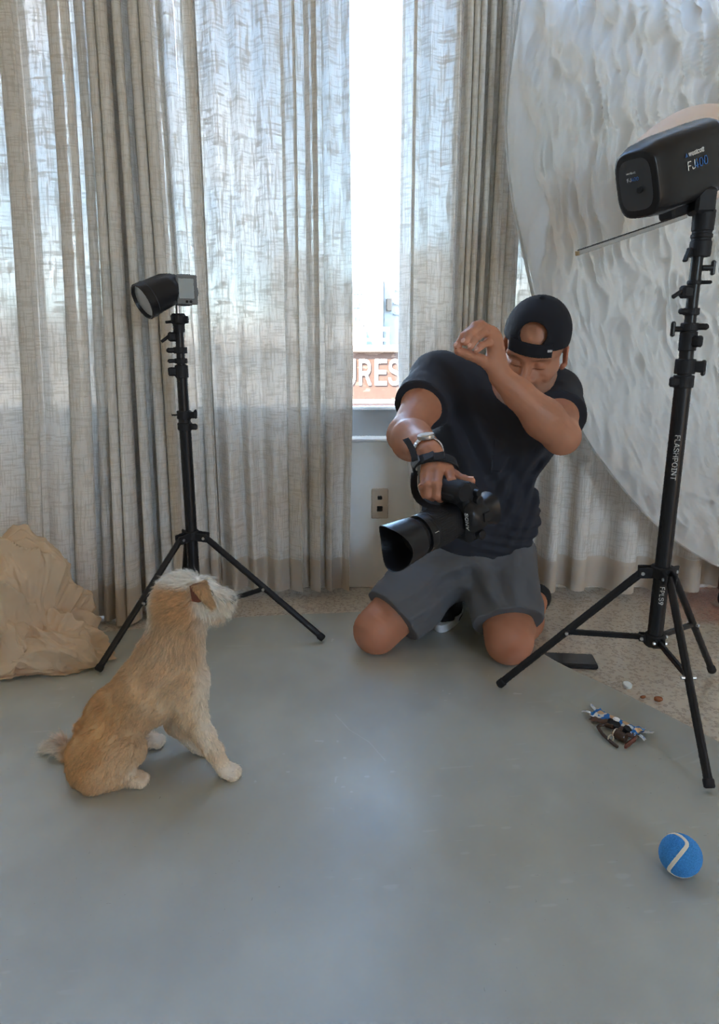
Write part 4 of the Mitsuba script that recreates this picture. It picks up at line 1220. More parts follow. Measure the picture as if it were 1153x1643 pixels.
wr_ = 0.010 * (meshkit.fbm(pts * V(9, 9, 9), 3, 41) - 0.5) + 0.007 * (np.abs(meshkit.fbm(pts * V(14, 14, 7) + pts[..., [2, 0, 1]] * 5, 2, 42) - 0.5) * 2)
wr_ += pull(pts, J['shR'] + V(0.03, -0.1, -0.05), J['waist'] + V(0.08, -0.12, 0.0), 0.13, 90, 0.0075)
wr_ += pull(pts, J['shL'] + V(-0.02, -0.1, -0.08), J['waist'] + V(-0.02, -0.12, 0.02), 0.11, 105, 0.0065, 1)
wr_ += pull(pts, J['waist'] + V(0.16, -0.05, 0.16), J['waist'] + V(0.05, -0.1, -0.10), 0.10, 150, 0.0060, 2)
wr_ += 0.0045 * np.cos(pts[..., 2] * 190 + pts[..., 0] * 50 + 5 * meshkit.noise(pts * 8, 3)) * smooth_np(0.46, 0.36, pts[..., 2]) * smooth_np(0.25, 0.45, pts[..., 0])
from scipy.ndimage import zoom as nd_zoom
big = np.repeat(np.repeat(np.repeat(wr_, 2, 0), 2, 1), 2, 2)[:S.n[0], :S.n[1], :S.n[2]]
from scipy.ndimage import uniform_filter
S.d += np.minimum(uniform_filter(big.astype(np.float32), 3) - 0.003, 0.006)
for s in 'RL':
    sh, el = J['sh' + s], J['el' + s]
    c = sh + (el - sh) * (0.52 if s == 'R' else 0.56)
    S.half(c, el - sh, 0.004, c - 0.13, c + 0.13)
S.half(J['waist'] + V(0, 0, -0.105), V(-0.16, 0.18, -1), 0.004)
S.bone(J['neck'] + V(0.0, -0.075, 0.012), J['neck'] + V(0.035, -0.02, 0.12), 0.056, 0.085, 0.006, 'cut')
shirt = material('m_shirt', {'type': 'twosided', 'bsdf': {'type': 'principled', 'base_color': {'type': 'rgb', 'value': [0.030, 0.032, 0.040]}, 'roughness': 0.9, 'specular': 0.15, 'sheen': 0.5}})
obj('t_shirt', S.mesh(2), shirt, man, True)
collar = [J['neck'] + V(0.058 * math.cos(a), -0.055 + 0.058 * math.sin(a), 0) for a in np.linspace(0, 6.283, 40)]

# ---- shorts
H = Field(lo, V(0.72, 2.30, 0.46), 0.0034)
H.egg(J['pelvis'], V(0.178, 0.140, 0.115), None, 0.05)
for s in 'RL':
    hip, kn = J['hip' + s], J['knee' + s]
    H.bone(hip, hip + (kn - hip) * 0.55, 0.104, 0.100, 0.05)
    H.bone(hip + (kn - hip) * 0.55, kn, 0.100, 0.094, 0.03)
H.egg(J['waist'] + V(0, 0, -0.13), V(0.160, 0.128, 0.08), None, 0.04)
g = H.points()
GX, GY, GZ = np.meshgrid(*[a[::2] for a in g], indexing='ij')
pts = np.stack([GX, GY, GZ], -1)
wr_ = 0.014 * (meshkit.fbm(pts * 10, 3, 51) - 0.5) + 0.010 * np.abs(meshkit.fbm(pts * V(11, 11, 11) + pts[..., [1, 2, 0]] * 6, 2, 52) - 0.5) * 2
cr = (J['hipR'] + J['hipL']) / 2 + V(0, -0.10, 0.02)
for s, ph in (('R', 0.0), ('L', 1.5)):
    wr_ += pull(pts, J['hip' + s] + V(0.0, -0.08, 0.06), J['knee' + s] + V(0.0, 0.0, 0.10), 0.09, 75, 0.0070, ph)
    wr_ += pull(pts, cr, J['knee' + s] + V(0.0, 0.0, 0.02), 0.07, 95, 0.0075, ph + 1)
big = np.repeat(np.repeat(np.repeat(wr_, 2, 0), 2, 1), 2, 2)[:H.n[0], :H.n[1], :H.n[2]]
H.d += np.minimum(uniform_filter(big.astype(np.float32), 3) - 0.003, 0.008)
for s in 'RL':
    hip, kn = J['hip' + s], J['knee' + s]
    c = hip + (kn - hip) * 0.78
    nrm = unit(kn - hip) + V(0, 0, -0.25) + (V(-0.25, 0, 0) if s == 'R' else V(0.1, 0, 0))
    x0, x1 = (-0.05, cr[0]) if s == 'R' else (cr[0], 0.75)
    H.half(c, nrm, 0.004, V(x0, 1.6, -0.05), V(x1, 2.0, 0.40))
H.half(J['waist'] + V(0, 0, -0.095), V(0, 0, 1), 0.004)
H.half(V(0, 0, 0.02), V(0, 0, -1), 0.01)
shorts = material('m_shorts', {'type': 'twosided', 'bsdf': {'type': 'principled', 'base_color': {'type': 'rgb', 'value': [0.110, 0.114, 0.122]}, 'roughness': 0.85, 'specular': 0.2, 'sheen': 0.3}})
obj('shorts', H.mesh(2), shorts, man, True)

# ---- socks
for s in 'RL':
    K = Field(J['ank' + s] - 0.17, J['ank' + s] + 0.17, 0.003)
    a, t = J['ank' + s], J['toe' + s]
    K.bone(a, t, 0.038, 0.034, 0.015)
    up_ = 0.10 if s == 'R' else 0.045
    K.bone(a, a + unit(J['knee' + s] - a) * up_, 0.042, 0.046 if s == 'R' else 0.043, 0.012)
    K.half(a + unit(J['knee' + s] - a) * (up_ - 0.005), J['knee' + s] - a, 0.003)
    K.half(V(0, 0, 0.003), V(0, 0, -1), 0.004)
    obj('sock', K.mesh(2), 'm_blackmatte', man, True)

# ---- cap worn backwards
C = Field(HC - 0.2, HC + 0.2, 0.0025)
skull(C, 0.008)
C.egg(hp_(0, -0.012, 0.062), V(0.080, 0.100, 0.082), HR, 0.02)
C.half(hp_(0, 0.08, 0.052), HR @ V(-0.10, 0.14, -1.0), 0.003)
C.egg(hp_(0.004, 0.10, 0.086), V(0.036, 0.10, 0.030), HR, 0.003, 'cut')
C.half(hp_(0, -0.2, 0.0), HR @ V(0, -1, 0), 0.003)
inner = Field(HC - 0.2, HC + 0.2, 0.0025)
skull(inner, 0.0035)
C.d = np.maximum(C.d, -inner.d)
cloth_black = material('m_cap_black', {'type': 'twosided', 'bsdf': {'type': 'principled', 'base_color': {'type': 'rgb', 'value': [0.014, 0.014, 0.018]}, 'roughness': 0.85, 'specular': 0.2, 'sheen': 0.4}})
cap = thing('cap', 'black baseball cap worn backwards on the kneeling man, forehead showing through its gap', 'cap')
obj('crown', C.mesh(2), cloth_black, cap, True)
obj('button', moved(trimesh.creation.icosphere(3, 0.0075), hp_(0.0, -0.012, 0.145)), cloth_black, cap, True)
br = []
for t_ in np.linspace(-1, 1, 21):
    a = hp_(0.075 * t_, -0.100 * math.sqrt(max(1 - (0.86 * t_) ** 2, 0)) - 0.008, 0.020)
    b = hp_(0.070 * t_, -0.175 + 0.035 * t_ * t_, -0.002)
    br.append(np.stack([a + (b - a) * q for q in np.linspace(0, 1, 6)]))
obj('brim', sheet(np.stack(br), 0.003), cloth_black, cap, True)
strap = []
for x_ in np.linspace(-0.052, 0.056, 21):
    y_ = 0.094 * HS * math.sqrt(max(1 - (x_ / 0.086) ** 2, 0)) + 0.004
    strap.append(np.stack([hp_(x_, y_ - 0.004 * q, 0.054 + 0.010 * q * 1.6 - 0.08 * x_) for q in (-1, -0.3, 0.3, 1)]))
obj('strap', sheet(np.stack(strap), 0.003), cloth_black, cap, True)
obj('emblem', moved(cbox((0.012, 0.006, 0.0015), 0.0005), frame(HR @ V(0.9, -0.45, 0), HR @ V(0.45, 0.9, 0.1), hp_(0.052, 0.0815, 0.052))), 'm_print', cap, False, label='tiny grey emblem')

# ---- watch on the right wrist
fa = unit(J['wrR'] - J['elR'])
wc = J['wrR'] - fa * 0.022
u1 = unit(V(0, 0, 1) - np.dot(V(0, 0, 1), fa) * fa)
u2 = np.cross(fa, u1)
watch = thing('wristwatch', 'silver steel wristwatch on the wrist of the hand holding the camera', 'watch')
NL = 20
for k in range(NL):
    a = 2 * np.pi * k / NL + 0.15
    o = math.cos(a) * u1 + math.sin(a) * u2
    obj('link', moved(cbox((0.0105, 0.0175, 0.0038), 0.0012), frame(np.cross(fa, o), o, wc + o * 0.0325)), 'm_chrome', watch)
o = unit(u1 + 0.15 * u2)
obj('case', lathe([(0, -0.004), (0.0185, -0.004), (0.0195, -0.001), (0.0195, 0.004), (0.0175, 0.0065), (0.0165, 0.0055), (0, 0.0055)], 40, wc + o * 0.034, o), 'm_chrome', watch)
obj('dial', rod(wc + o * 0.0385, wc + o * 0.0402, 0.0160, n=36), material('m_dial', principled((0.55, 0.55, 0.52), 0.2)), watch, label='pale dial')

# ---- treat in the raised fingers
solo('dog_treat', crumb(at(734, 559, 1.612) - V(0, 0, 0.005), 0.0065, 8), treat, 'small brown treat pinched in the raised fingertips of the kneeling man', 'dog treat')

# ---------------------------------------------------------------- the camera held upright in the right hand
K0 = at(737, 818, 1.43)                              # middle of the body
KL = unit(V(-0.74, -0.58, -0.17))                    # the way the lens looks
KG = unit(V(0.05, 0.02, 1.0) - np.dot(V(0.05, 0.02, 1.0), KL) * KL)      # grip side, upward
KT = np.cross(KL, KG)
if KT[1] > 0:
    KT = -KT                                         # top plate, towards the viewer
kp = lambda l, g, t: K0 + KL * l + KG * g + KT * t
def kbox(size, l, g, t, c=0.006):
    return moved(cbox((size[1], size[2], size[0]), c), np.vstack([np.column_stack([KG, KT, KL, kp(l, g, t)]), [0, 0, 0, 1]]))


rubber = 'm_blackmatte'
km = thing('camera', 'black camera with a big hooded zoom lens held sideways in the man\'s right hand', 'camera')
obj('body', join([kbox((0.046, 0.125, 0.088), 0, 0, 0, 0.010), kbox((0.070, 0.036, 0.086), 0.014, 0.048, 0, 0.013)]), 'm_blackmatte', km, 40)
obj('prism', loft([(0.0, 0.036, 0.030, 0), (0.012, 0.030, 0.028, 0), (0.022, 0.020, 0.024, 0), (0.024, 0.0, 0.0, 0)], kp(0, -0.004, 0.042), KT, KG, KL, 3.0, 32), 'm_black', km, 40)
obj('lettering', text('SONY', 0.0085, 0.0008, kp(0.0302, 0.014, 0.045), -KG, KL, 1.15), 'm_print', km, False, label='white brand lettering on the prism')
for g_, t_, r_ in ((0.030, 0.050, 0.0105), (0.046, 0.049, 0.008), (-0.046, 0.050, 0.0105)):
    d = rod(kp(-0.006, g_, t_ - 0.008), kp(-0.006, g_, t_ + 0.006), r_, n=24)
    obj('dial', d, 'm_black', km, 30)
obj('hot_shoe', kbox((0.018, 0.020, 0.005), -0.010, -0.004, 0.067, 0.001), 'm_black', km)
# grip drum under the palm, viewfinder cup and the thick back with its battery door
obj('eyecup', loft([(0.0, 0.028, 0.022, 0), (0.014, 0.030, 0.024, 0), (0.028, 0.036, 0.029, 0), (0.030, 0.030, 0.024, 0), (0.020, 0.0, 0.0, 0)], kp(-0.022, -0.004, 0.040), -KL, KG, KT, 2.6, 36), 'm_black', km, 40)
obj('monitor', kbox((0.014, 0.080, 0.062), -0.029, -0.006, -0.006, 0.004), 'm_black', km)
obj('hand_grip', moved(lathe([(0, -0.045), (0.018, -0.045), (0.022, -0.038), (0.022, 0.038), (0.018, 0.045), (0, 0.045)], 32), np.vstack([np.column_stack([KG, np.cross(KT, KG), KT, kp(0.024, 0.055, 0)]), [0, 0, 0, 1]])), rubber, km)
lens = obj('lens_barrel', lathe([(0.0, 0.018), (0.036, 0.018), (0.038, 0.022), (0.038, 0.046), (0.0395, 0.048), (0.0395, 0.050), (0.041, 0.052), (0.041, 0.096), (0.0395, 0.098), (0.0395, 0.103), (0.041, 0.105), (0.041, 0.118), (0.0345, 0.119), (0.0345, 0.136), (0.0, 0.136)], 56, kp(0, -0.014, 0), KL), 'm_black', km, 25)
rib = []
for k in range(48):
    a = 2 * np.pi * k / 48
    o = math.cos(a) * KG + math.sin(a) * KT
    rib.append(span(kp(0.055, -0.014, 0) + o * 0.0410, kp(0.093, -0.014, 0) + o * 0.0410, (0.0026, 0.0016), 0.0005, up=o))
obj('zoom_ring', join(rib), rubber, lens, False)
obj('index_mark', span(kp(0.100, -0.014, 0) + unit(KG * 0.3 + KT) * 0.0408, kp(0.112, -0.014, 0) + unit(KG * 0.3 + KT) * 0.0412, (0.0015, 0.001), 0.0003), 'm_print', lens)
# petal hood: an open tube whose front edge dips four times
na = 72
ang = np.arange(na + 1) * 2 * np.pi / na
front = 0.192 + 0.011 * np.cos(2 * ang)
def ring(r, l):
    return kp(0, -0.014, 0) + np.stack([r * (math.cos(a) * KG + math.sin(a) * KT) + KL * q for a, q in zip(ang, np.broadcast_to(l, ang.shape))])


obj('lens_hood', sheet(np.stack([ring(0.0375, 0.128), ring(0.0425, 0.133), ring(0.0440, 0.150), ring(0.0490, front - 0.002), ring(0.0485, front), ring(0.0465, front - 0.002), ring(0.0415, 0.150), ring(0.0355, 0.133)])), 'm_black', lens, 40)
obj('front_glass', lathe([(0.0, 0.1385), (0.018, 0.138), (0.034, 0.1345)][::-1], 40, kp(0, -0.014, 0), KL), material('m_lensglass', principled((0.010, 0.012, 0.018), 0.05, 0, 0.8)), lens, True)

# strap across the back of the hand
hs = thing('hand_strap', 'black padded hand strap buckled over the hand on the camera', 'strap')
kn = (RH['index'][0] + RH['pinky'][0]) / 2
mid = RW * 0.42 + kn * 0.58
hx = unit(RH['index'][0] - RH['pinky'][0])
hf = unit(kn - RW)
ho = unit(np.cross(hx, hf))
if ho[2] - ho[1] < 0:
    ho = -ho
arc = np.linspace(-0.30, math.pi + 0.30, 32)
band = []
for w_ in (-0.014, -0.011, 0.011, 0.014):
    lift = 0.0 if abs(w_) > 0.012 else 0.003
    band.append(np.stack([mid + hf * (w_ + 0.012 * math.cos(a)) + hx * math.cos(a) * (0.046 + lift) + ho * (math.sin(a) * (0.030 + lift) - 0.004) for a in arc]))
obj('band', sheet(np.stack(band), 0.003), 'm_blackmatte', hs, True)
for a in (1.1, 1.55, 2.3):
    o = unit(hx * math.cos(a) * 0.030 + ho * math.sin(a) * 0.046)
    obj('buckle', moved(cbox((0.020, 0.026, 0.006), 0.002), frame(hf, o, mid + hf * 0.012 * math.cos(a) + hx * math.cos(a) * 0.048 + ho * (math.sin(a) * 0.033 - 0.004))), 'm_grey' if a > 2 else 'm_black', hs)
q = spline([mid - hx * 0.030 + ho * 0.030, mid - hf * 0.030 - hx * 0.028 + ho * 0.036, mid - hf * 0.062 - hx * 0.034 + ho * 0.042], 12)
obj('tail', sheet(np.stack([q - hx * 0.007, q + hx * 0.007]), 0.002), 'm_blackmatte', hs, True)
q = spline([mid - hx * 0.046, mid - hx * 0.052 + KG * -0.03 + hf * 0.02, kp(0.0, 0.030, 0.044)], 14)
obj('side_band', sheet(np.stack([q - KL * 0.009, q + KL * 0.009]), 0.002), 'm_blackmatte', hs, True)

# ---------------------------------------------------------------- the empty sneaker behind him
sh = thing('sneaker', 'black sneaker with a thick white sole, seen between the kneeling man\'s legs', 'shoe')
sd = unit(V(0.30, 0.95, 0))
sy = np.cross((0, 0, 1), sd)
so_ = V(0.290, 2.140, 0.0035)
rows = []
for z_, grow in ((0.0, -0.002), (0.003, 0), (0.024, 0.001), (0.027, -0.003)):
    a = np.arange(60) * 2 * np.pi / 60
    L, W = 0.135 + grow, 0.047 + grow
    rows.append(np.stack([so_ + sd * L * math.cos(q) + sy * W * math.sin(q) * (1 + 0.12 * math.cos(q)) + V(0, 0, z_) for q in a]))
v = np.vstack(rows + [[rows[0].mean(0)], [rows[-1].mean(0)]])
f = []
for i in range(3):
    for j in range(60):
        a, b = i * 60 + j, i * 60 + (j + 1) % 60
        f += [[a, b, b + 60], [a, b + 60, a + 60]]
for j in range(60):
    f += [[240, (j + 1) % 60, j], [241, 180 + j, 180 + (j + 1) % 60]]
obj('sole', trimesh.Trimesh(v, np.array(f), process=False), 'm_white', sh, 40, label='thick white sole')
U = Field(so_ - V(0.18, 0.18, 0.01), so_ + V(0.18, 0.18, 0.14), 0.003)
U.bone(so_ + sd * 0.085 + V(0, 0, 0.030), so_ - sd * 0.02 + V(0, 0, 0.042), 0.036, 0.042, 0.03)
U.bone(so_ - sd * 0.02 + V(0, 0, 0.046), so_ - sd * 0.095 + V(0, 0, 0.058), 0.042, 0.036, 0.03)
U.bone(so_ - sd * 0.045 + V(0, 0, 0.090), so_ - sd * 0.085 + V(0, 0, 0.12), 0.026, 0.030, 0.01, 'cut')
U.half(so_ + V(0, 0, 0.025), V(0, 0, -1), 0.003)
obj('upper', U.mesh(2), 'm_blackmatte', sh, True)
obj('stripe', span(so_ + sd * 0.05 - sy * 0.0475 + V(0, 0, 0.016), so_ - sd * 0.06 - sy * 0.0465 + V(0, 0, 0.016), (0.003, 0.002), 0.0005), 'm_blackmatte', sh)

# ---------------------------------------------------------------- the small tan terrier, sitting
YN, YC, YF = 1.285, 1.335, 1.385                     # near side, middle, far side
d_ = lambda px, py, y: at(px, py, y)
D = Field((-0.72, 1.08, 0.0), (-0.18, 1.56, 0.50), 0.0030)
withers, chest, belly, rump = d_(262, 1062, YC), d_(268, 1098, YC), d_(205, 1150, YC), d_(165, 1215, YC)
skullc = d_(296, 955, YC)
D.bone(d_(268, 1060, YC), d_(284, 1092, YC), 0.054, 0.056, 0.03)
D.bone(d_(272, 1085, YC), d_(244, 1103, YC), 0.062, 0.068, 0.03)
D.bone(d_(244, 1103, YC), d_(190, 1148, YC), 0.068, 0.060, 0.03)
D.bone(d_(190, 1148, YC), d_(156, 1208, YC), 0.060, 0.062, 0.03)
D.bone(d_(298, 1085, YC), d_(302, 1112, YC), 0.038, 0.034, 0.03)                      # breastbone
D.bone(d_(264, 1055, YC), d_(284, 985, YC), 0.052, 0.046, 0.03)                       # neck
D.bone(d_(294, 1040, YC), d_(300, 985, YC), 0.040, 0.036, 0.03)
D.egg(skullc, V(0.048, 0.043, 0.044), None, 0.02)
D.bone(d_(278, 970, YC), d_(300, 972, YC), 0.042, 0.036, 0.03)
D.bone(d_(318, 956, YC), d_(352, 964, YC), 0.028, 0.0180, 0.02)                       # muzzle
D.bone(d_(320, 970, YC), d_(348, 978, YC), 0.019, 0.0125, 0.012)                      # jaw
D.bone(d_(322, 940, YC - 0.022), d_(328, 946, YC - 0.025), 0.014, 0.010, 0.014)       # brow
D.bone(d_(322, 940, YC + 0.022), d_(328, 946, YC + 0.025), 0.014, 0.010, 0.014)
for y, dx in ((YN, 0), (YF, -3)):
    hipj = d_(150 + dx, 1218, y + (0.012 if y < YC else -0.012))
    D.egg(d_(158 + dx, 1226, y - (0.014 if y < YC else -0.014)), V(0.066, 0.048, 0.076), None, 0.03)
    D.bone(d_(170 + dx, 1215, y - (0.004 if y < YC else -0.004)), d_(206 + dx, 1203, y - (0.010 if y < YC else -0.010)), 0.050, 0.033, 0.02)      # thigh to knee
    hock = d_(150 + dx, 1262, y - (0.050 if y < YC else -0.040))
    hock[2] = 0.026
    D.bone(d_(207 + dx, 1206, y - 0.008), hock, 0.030, 0.022, 0.02)
    toe = on_floor(226 + dx, 1262) * V(1, 0, 1) + V(0, y - (0.026 if y < YC else -0.016), 0.016)
    D.bone(hock, toe - V(0.02, 0, 0), 0.021, 0.0150, 0.015)
    for k in (-1.5, -0.5, 0.5, 1.5):
        D.bone(toe + V(-0.014, k * 0.0085, 0.0), toe + V(0.008 - 0.003 * abs(k), k * 0.0095, -0.006), 0.0095, 0.0085, 0.004)
for (sx, sy, ex, ey, cx, cy, fx, fy, y) in ((300, 1105, 308, 1148, 342, 1204, 374, 1229, YN), (285, 1115, 288, 1160, 306, 1204, 330, 1222, YF - 0.010)):
    s = d_(sx, sy, y + (0.012 if y < YC else -0.012))
    e, c_ = d_(ex, ey, y), d_(cx, cy, y)
    f_ = V(d_(fx, fy, y)[0], y, 0.017)
    c_[2] = max(c_[2], 0.040)
    D.bone(s, e, 0.043, 0.028, 0.02)
    D.bone(e, e + (c_ - e) * 0.55, 0.029, 0.0205, 0.015)
    D.bone(e + (c_ - e) * 0.55, c_, 0.0205, 0.0180, 0.012)
    D.bone(c_, f_ - V(0.018, 0, 0), 0.0180, 0.0165, 0.012)
    for k in (-1.5, -0.5, 0.5, 1.5):
        D.bone(f_ + V(-0.018, k * 0.0080, 0.003), f_ + V(0.008 - 0.004 * abs(k), k * 0.0098, -0.007), 0.0110, 0.0098, 0.004)
tb = d_(104, 1252, YC + 0.02)
D.bone(d_(120, 1246, YC), V(tb[0], tb[1], 0.028), 0.020, 0.012, 0.02)
D.bone(V(tb[0], tb[1], 0.028), V(tb[0] - 0.030, tb[1] + 0.01, 0.016), 0.011, 0.006, 0.012)
D.half(V(0, 0, 0.0035), V(0, 0, -1), 0.006)
dm = D.mesh(3)
dv, dn = np.array(dm.vertices), np.array(dm.vertex_normals)


def coat(p):
    """Colour of the dog's coat: tan on back and ear, cream below, white on head, chest edge, paws and tail."""
    hx, hy = p[:, 0], p[:, 2]
    tan, deep, crm, wht = V(0.58, 0.35, 0.165), V(0.46, 0.25, 0.105), V(0.66, 0.52, 0.36), V(0.80, 0.76, 0.68)
    n1 = vn(p, 23, 61, 4)
    n2 = vn(p, 60, 62, 2)
    c = tan + (deep - tan) * (np.clip((n2 - 0.35) * 1.6, 0, 1) * 0.5)[:, None]
    def to(cc, m):
        m = np.clip(m, 0, 1)[:, None]
        return c * (1 - m) + cc * m
    axis = unit(chest - rump)
    up = np.cross(V(0, 1, 0), axis)
    up = up if up[2] > 0 else -up
    h = (p - rump) @ up
    a = (p - rump) @ axis
    c = to(crm, smooth_np(0.045, -0.055, h + 0.06 * (n1 - 0.5)) * 0.75)                       # belly and thighs
    c = to(crm, smooth_np(0.10, 0.30, a + 0.06 * (n1 - 0.5)) * 0.60)                          # shoulder and neck
    c = to(wht, smooth_np(0.060, 0.02, p[:, 2] + 0.03 * (n1 - 0.5)) * (p[:, 0] > -0.44) * 0.30)
    c = to(wht, smooth_np(0.055, 0.03, p[:, 2]) * (smooth_np(-0.485, -0.465, p[:, 0]) + 1.8 * smooth_np(-0.632, -0.650, p[:, 0])) * 0.42)   # toes and tail
    q = p - skullc
    c = to(tan * 1.05, smooth_np(0.11, 0.03, np.linalg.norm((q - V(0.000, 0, 0.005)) * V(1, 0.2, 1.2), axis=1)) * 0.75)       # round the ear
    c = to(wht, smooth_np(0.018, 0.036, q[:, 0] + 0.015 * (n1 - 0.5)) * (p[:, 2] > 0.36) * 0.85)                             # muzzle
    c = to(wht, smooth_np(0.022, 0.036, q[:, 2] + 0.01 * (n1 - 0.5)) * 0.9)                                                   # crown
    nx = p[:, 0] - (skullc[0] - 0.055) + 0.16 * (skullc[2] - p[:, 2])
    c = to(wht, smooth_np(0.012, -0.012, nx + 0.02 * (n1 - 0.5)) * smooth_np(0.30, 0.34, p[:, 2]) * 0.8)                      # nape
    front = smooth_np(0.020, 0.045, p[:, 0] - d_(300, 1050, YC)[0] + 0.02 * (n1 - 0.5)) * smooth_np(0.02, 0.12, p[:, 2]) * smooth_np(0.37, 0.34, p[:, 2])
    c = to(wht, front * 0.6)
    return np.clip(c * (0.98 + 0.26 * n1)[:, None], 0, 1)


furbase = material('m_dogskin', {'type': 'twosided', 'bsdf': {'type': 'principled', 'base_color': VERTEX, 'roughness': 0.8, 'specular': 0.15}})
furm = material('m_fur', {'type': 'principledthin', 'base_color': VERTEX, 'roughness': 0.55, 'spec_trans': 0.0, 'diff_trans': 0.55, 'eta': 1.4})
dog = thing('dog', 'small scruffy tan and cream terrier sitting on the grey paper, looking right at the man', 'dog')
obj('body', dm, furbase, dog, True, color=coat(dv) * 0.92)

# ear: a folded flap, near and far
ears = []
for y, s in ((YC - 0.040, -1), (YC + 0.040, 1)):
    rows = []
    e0, e1, tip = d_(313, 935, y), d_(330, 929, y + 0.006 * s * -1), d_(342, 967, y + 0.006 * s)
    for t_ in np.linspace(0, 1, 12):
        mid_ = (e0 + e1) / 2 * (1 - t_) + tip * t_
        half_ = (e1 - e0) / 2 * (1 - t_ ** 1.6) * 1.05
        arch = math.sin(math.pi * min(t_ * 1.15, 1))
        rows.append(np.stack([mid_ + half_ * q + V(0, s * (0.018 + 0.018 * arch) * (1 - 0.35 * q * q), 0.010 * arch * (1 - t_)) for q in np.linspace(-1, 1, 9)]))
    em = sheet(np.stack(rows), 0.0035)
    ears.append(em)
    ec = np.tile(V(0.50, 0.32, 0.175), (len(em.vertices), 1)) * (0.8 + 0.4 * vn(np.array(em.vertices), 60, 3, 2))[:, None]
    inn = sheet(np.stack([np.stack([d_(305 + 4 * q, 940 + 24 * q, y + s * 0.014), d_(314 + 5 * q, 936 + 30 * q, y + s * (0.020 + 0.006 * math.sin(3.1 * q))), d_(328 + 2 * q, 934 + 28 * q, y + s * 0.018)]) for q in np.linspace(0, 1, 6)]), 0.002)
    obj('ear_lining', inn, material('m_earlining', principled((0.16, 0.045, 0.025), 0.7)), dog, True, label='dark reddish inside of the ear')
    obj('ear', em, furbase, dog, True, color=ec)
nose_c = d_(374, 962, YC)
nm = trimesh.creation.icosphere(4, 1.0)
nm.vertices *= V(0.0095, 0.0115, 0.0095)
nm.vertices[:, 0] -= 0.15 * np.abs(nm.vertices[:, 1])
obj('nose', moved(nm, nose_c - V(0.004, 0, 0)), material('m_nose', principled((0.015, 0.012, 0.011), 0.25)), dog, True, label='black nose')
for s in (-1, 1):
    obj('eye', moved(trimesh.creation.icosphere(3, 0.0075), d_(337, 952, YC + s * 0.030)), material('m_eye', principled((0.02, 0.010, 0.006), 0.08)), dog, True)


def fur(mesh, n, seed, length, lift, flow, colour, width=0.0013, curl=0.2):
    """Short tapering blades of hair grown from the mesh."""
    rng = np.random.default_rng(seed)
    pts_, fi = trimesh.sample.sample_surface(mesh, n, seed=seed)
    pts_ = np.asarray(pts_)
    nr = np.array(mesh.face_normals)[fi]
    L = length(pts_, nr) * rng.uniform(0.65, 1.25, n)
    keep = L > 0.001
    pts_, nr, L = pts_[keep], nr[keep], L[keep]
    n = len(pts_)
    fl = flow(pts_, nr)
    fl = fl - (fl * nr).sum(1, keepdims=True) * nr
    fl /= np.maximum(np.linalg.norm(fl, axis=1, keepdims=True), 1e-6)
    clump = np.stack([vn(pts_, 38, seed + 5 + k, 2) - 0.5 for k in range(3)], -1)
    lf = lift(pts_) if callable(lift) else lift
    lf = np.broadcast_to(lf, (n,))[:, None]
    d0 = fl * (1 - lf) + nr * lf + rng.normal(0, 0.16, (n, 3)) + clump * 0.55
    d0 /= np.linalg.norm(d0, axis=1, keepdims=True)
    d1 = d0 + fl * 0.45 - V(0, 0, curl) + rng.normal(0, 0.12, (n, 3)) + clump * 0.35
    d1 /= np.linalg.norm(d1, axis=1, keepdims=True)
    side = np.cross(d0, nr + rng.normal(0, 0.5, (n, 3)))
    side /= np.maximum(np.linalg.norm(side, axis=1, keepdims=True), 1e-6)
    w = width * rng.uniform(0.7, 1.3, n)[:, None]
    p0 = pts_ - nr * 0.001
    p1 = p0 + d0 * (L * 0.5)[:, None]
    p2 = p1 + d1 * (L * 0.5)[:, None]
    v = np.stack([p0 - side * w / 2, p0 + side * w / 2, p1 - side * w * 0.42, p1 + side * w * 0.42, p2], 1)
    v[:, :, 2] = np.maximum(v[:, :, 2], 0.0032)
    i = (np.arange(n) * 5)[:, None, None]
    f = (i + np.array([[0, 1, 3], [0, 3, 2], [2, 3, 4]])[None]).reshape(-1, 3)
    c = colour(pts_) * rng.uniform(0.68, 1.26, n)[:, None]
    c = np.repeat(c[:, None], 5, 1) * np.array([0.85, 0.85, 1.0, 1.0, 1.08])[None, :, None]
    return trimesh.Trimesh(v.reshape(-1, 3), f, process=False), np.clip(c.reshape(-1, 3), 0, 1)


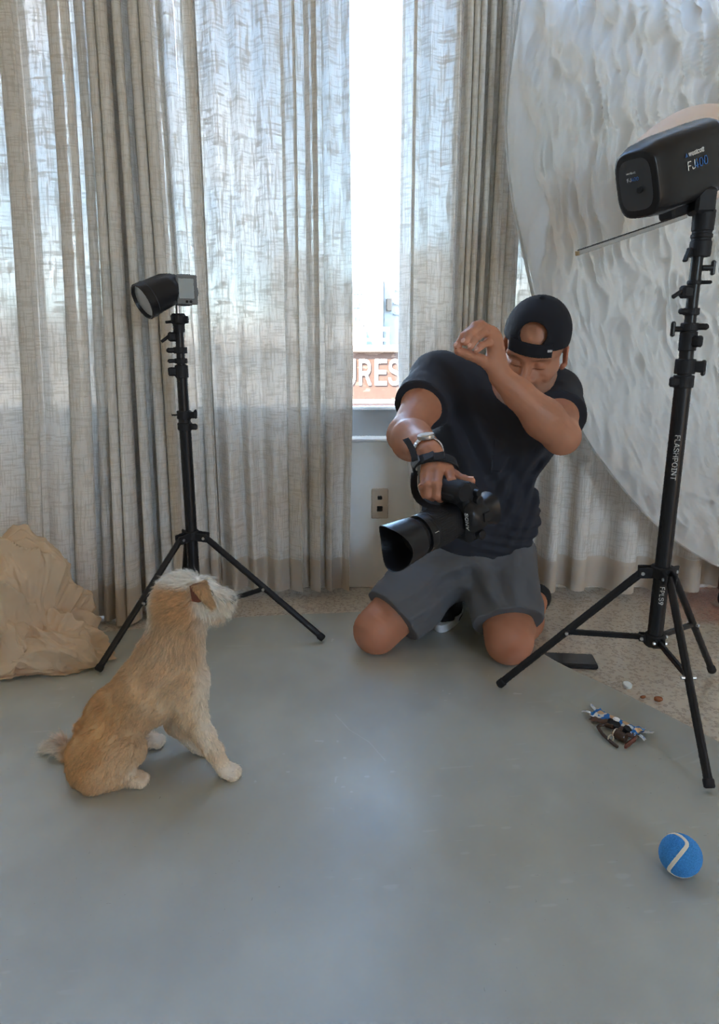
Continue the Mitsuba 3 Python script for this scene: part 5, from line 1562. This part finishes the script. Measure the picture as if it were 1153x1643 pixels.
def fur_length(p, n):
    hd = np.linalg.norm(p - skullc, axis=1)
    L = 0.0125 + 0 * hd
    L += 0.005 * smooth_np(0.22, 0.30, p[:, 2])                                       # neck
    L += 0.005 * smooth_np(0.02, 0.035, (p - skullc)[:, 2])
    mz = np.linalg.norm(p - d_(348, 972, YC), axis=1)
    L += 0.013 * smooth_np(0.055, 0.025, mz)                                          # beard
    L = np.where(np.linalg.norm(p - nose_c, axis=1) < 0.013, 0.0, L)
    L += 0.010 * smooth_np(0.045, 0.02, np.linalg.norm(p - d_(338, 936, YC), axis=1)) # brows
    tl = np.linalg.norm(p - V(tb[0] - 0.012, tb[1] + 0.01, 0.03), axis=1)
    L += 0.026 * smooth_np(0.040, 0.02, tl)
    low = smooth_np(0.085, 0.05, p[:, 2]) * (p[:, 0] > -0.46)
    L = L * (1 - 0.45 * low)
    return L


def fur_flow(p, n):
    """Hair lies from the head back over the neck and body, and down the legs."""
    axis = unit(rump - chest)
    f = np.tile(axis + V(0, 0, -0.45), (len(p), 1))
    neck = smooth_np(0.25, 0.30, p[:, 2])[:, None]
    f = f * (1 - neck) + V(-0.30, 0, -1.0) * neck
    leg = (smooth_np(0.15, 0.11, p[:, 2]) * (p[:, 0] > -0.40))[:, None]
    f = f * (1 - leg) + V(0.25, 0, -1.0) * leg
    hd = smooth_np(0.085, 0.06, np.linalg.norm(p - skullc, axis=1))[:, None]
    f = f * (1 - hd) + V(-0.8, 0, -0.35) * hd
    fr = smooth_np(0.015, 0.04, p[:, 0] - skullc[0])[:, None] * (p[:, 2] > 0.36)[:, None]
    f = f * (1 - fr) + (V(0.35, 0, -0.8) + (p - (skullc + V(0.03, 0, 0.0))) * V(4, 10, 3)) * fr
    tl = smooth_np(-0.630, -0.645, p[:, 0])[:, None]
    return f * (1 - tl) + V(-1, 0.3, -0.1) * tl


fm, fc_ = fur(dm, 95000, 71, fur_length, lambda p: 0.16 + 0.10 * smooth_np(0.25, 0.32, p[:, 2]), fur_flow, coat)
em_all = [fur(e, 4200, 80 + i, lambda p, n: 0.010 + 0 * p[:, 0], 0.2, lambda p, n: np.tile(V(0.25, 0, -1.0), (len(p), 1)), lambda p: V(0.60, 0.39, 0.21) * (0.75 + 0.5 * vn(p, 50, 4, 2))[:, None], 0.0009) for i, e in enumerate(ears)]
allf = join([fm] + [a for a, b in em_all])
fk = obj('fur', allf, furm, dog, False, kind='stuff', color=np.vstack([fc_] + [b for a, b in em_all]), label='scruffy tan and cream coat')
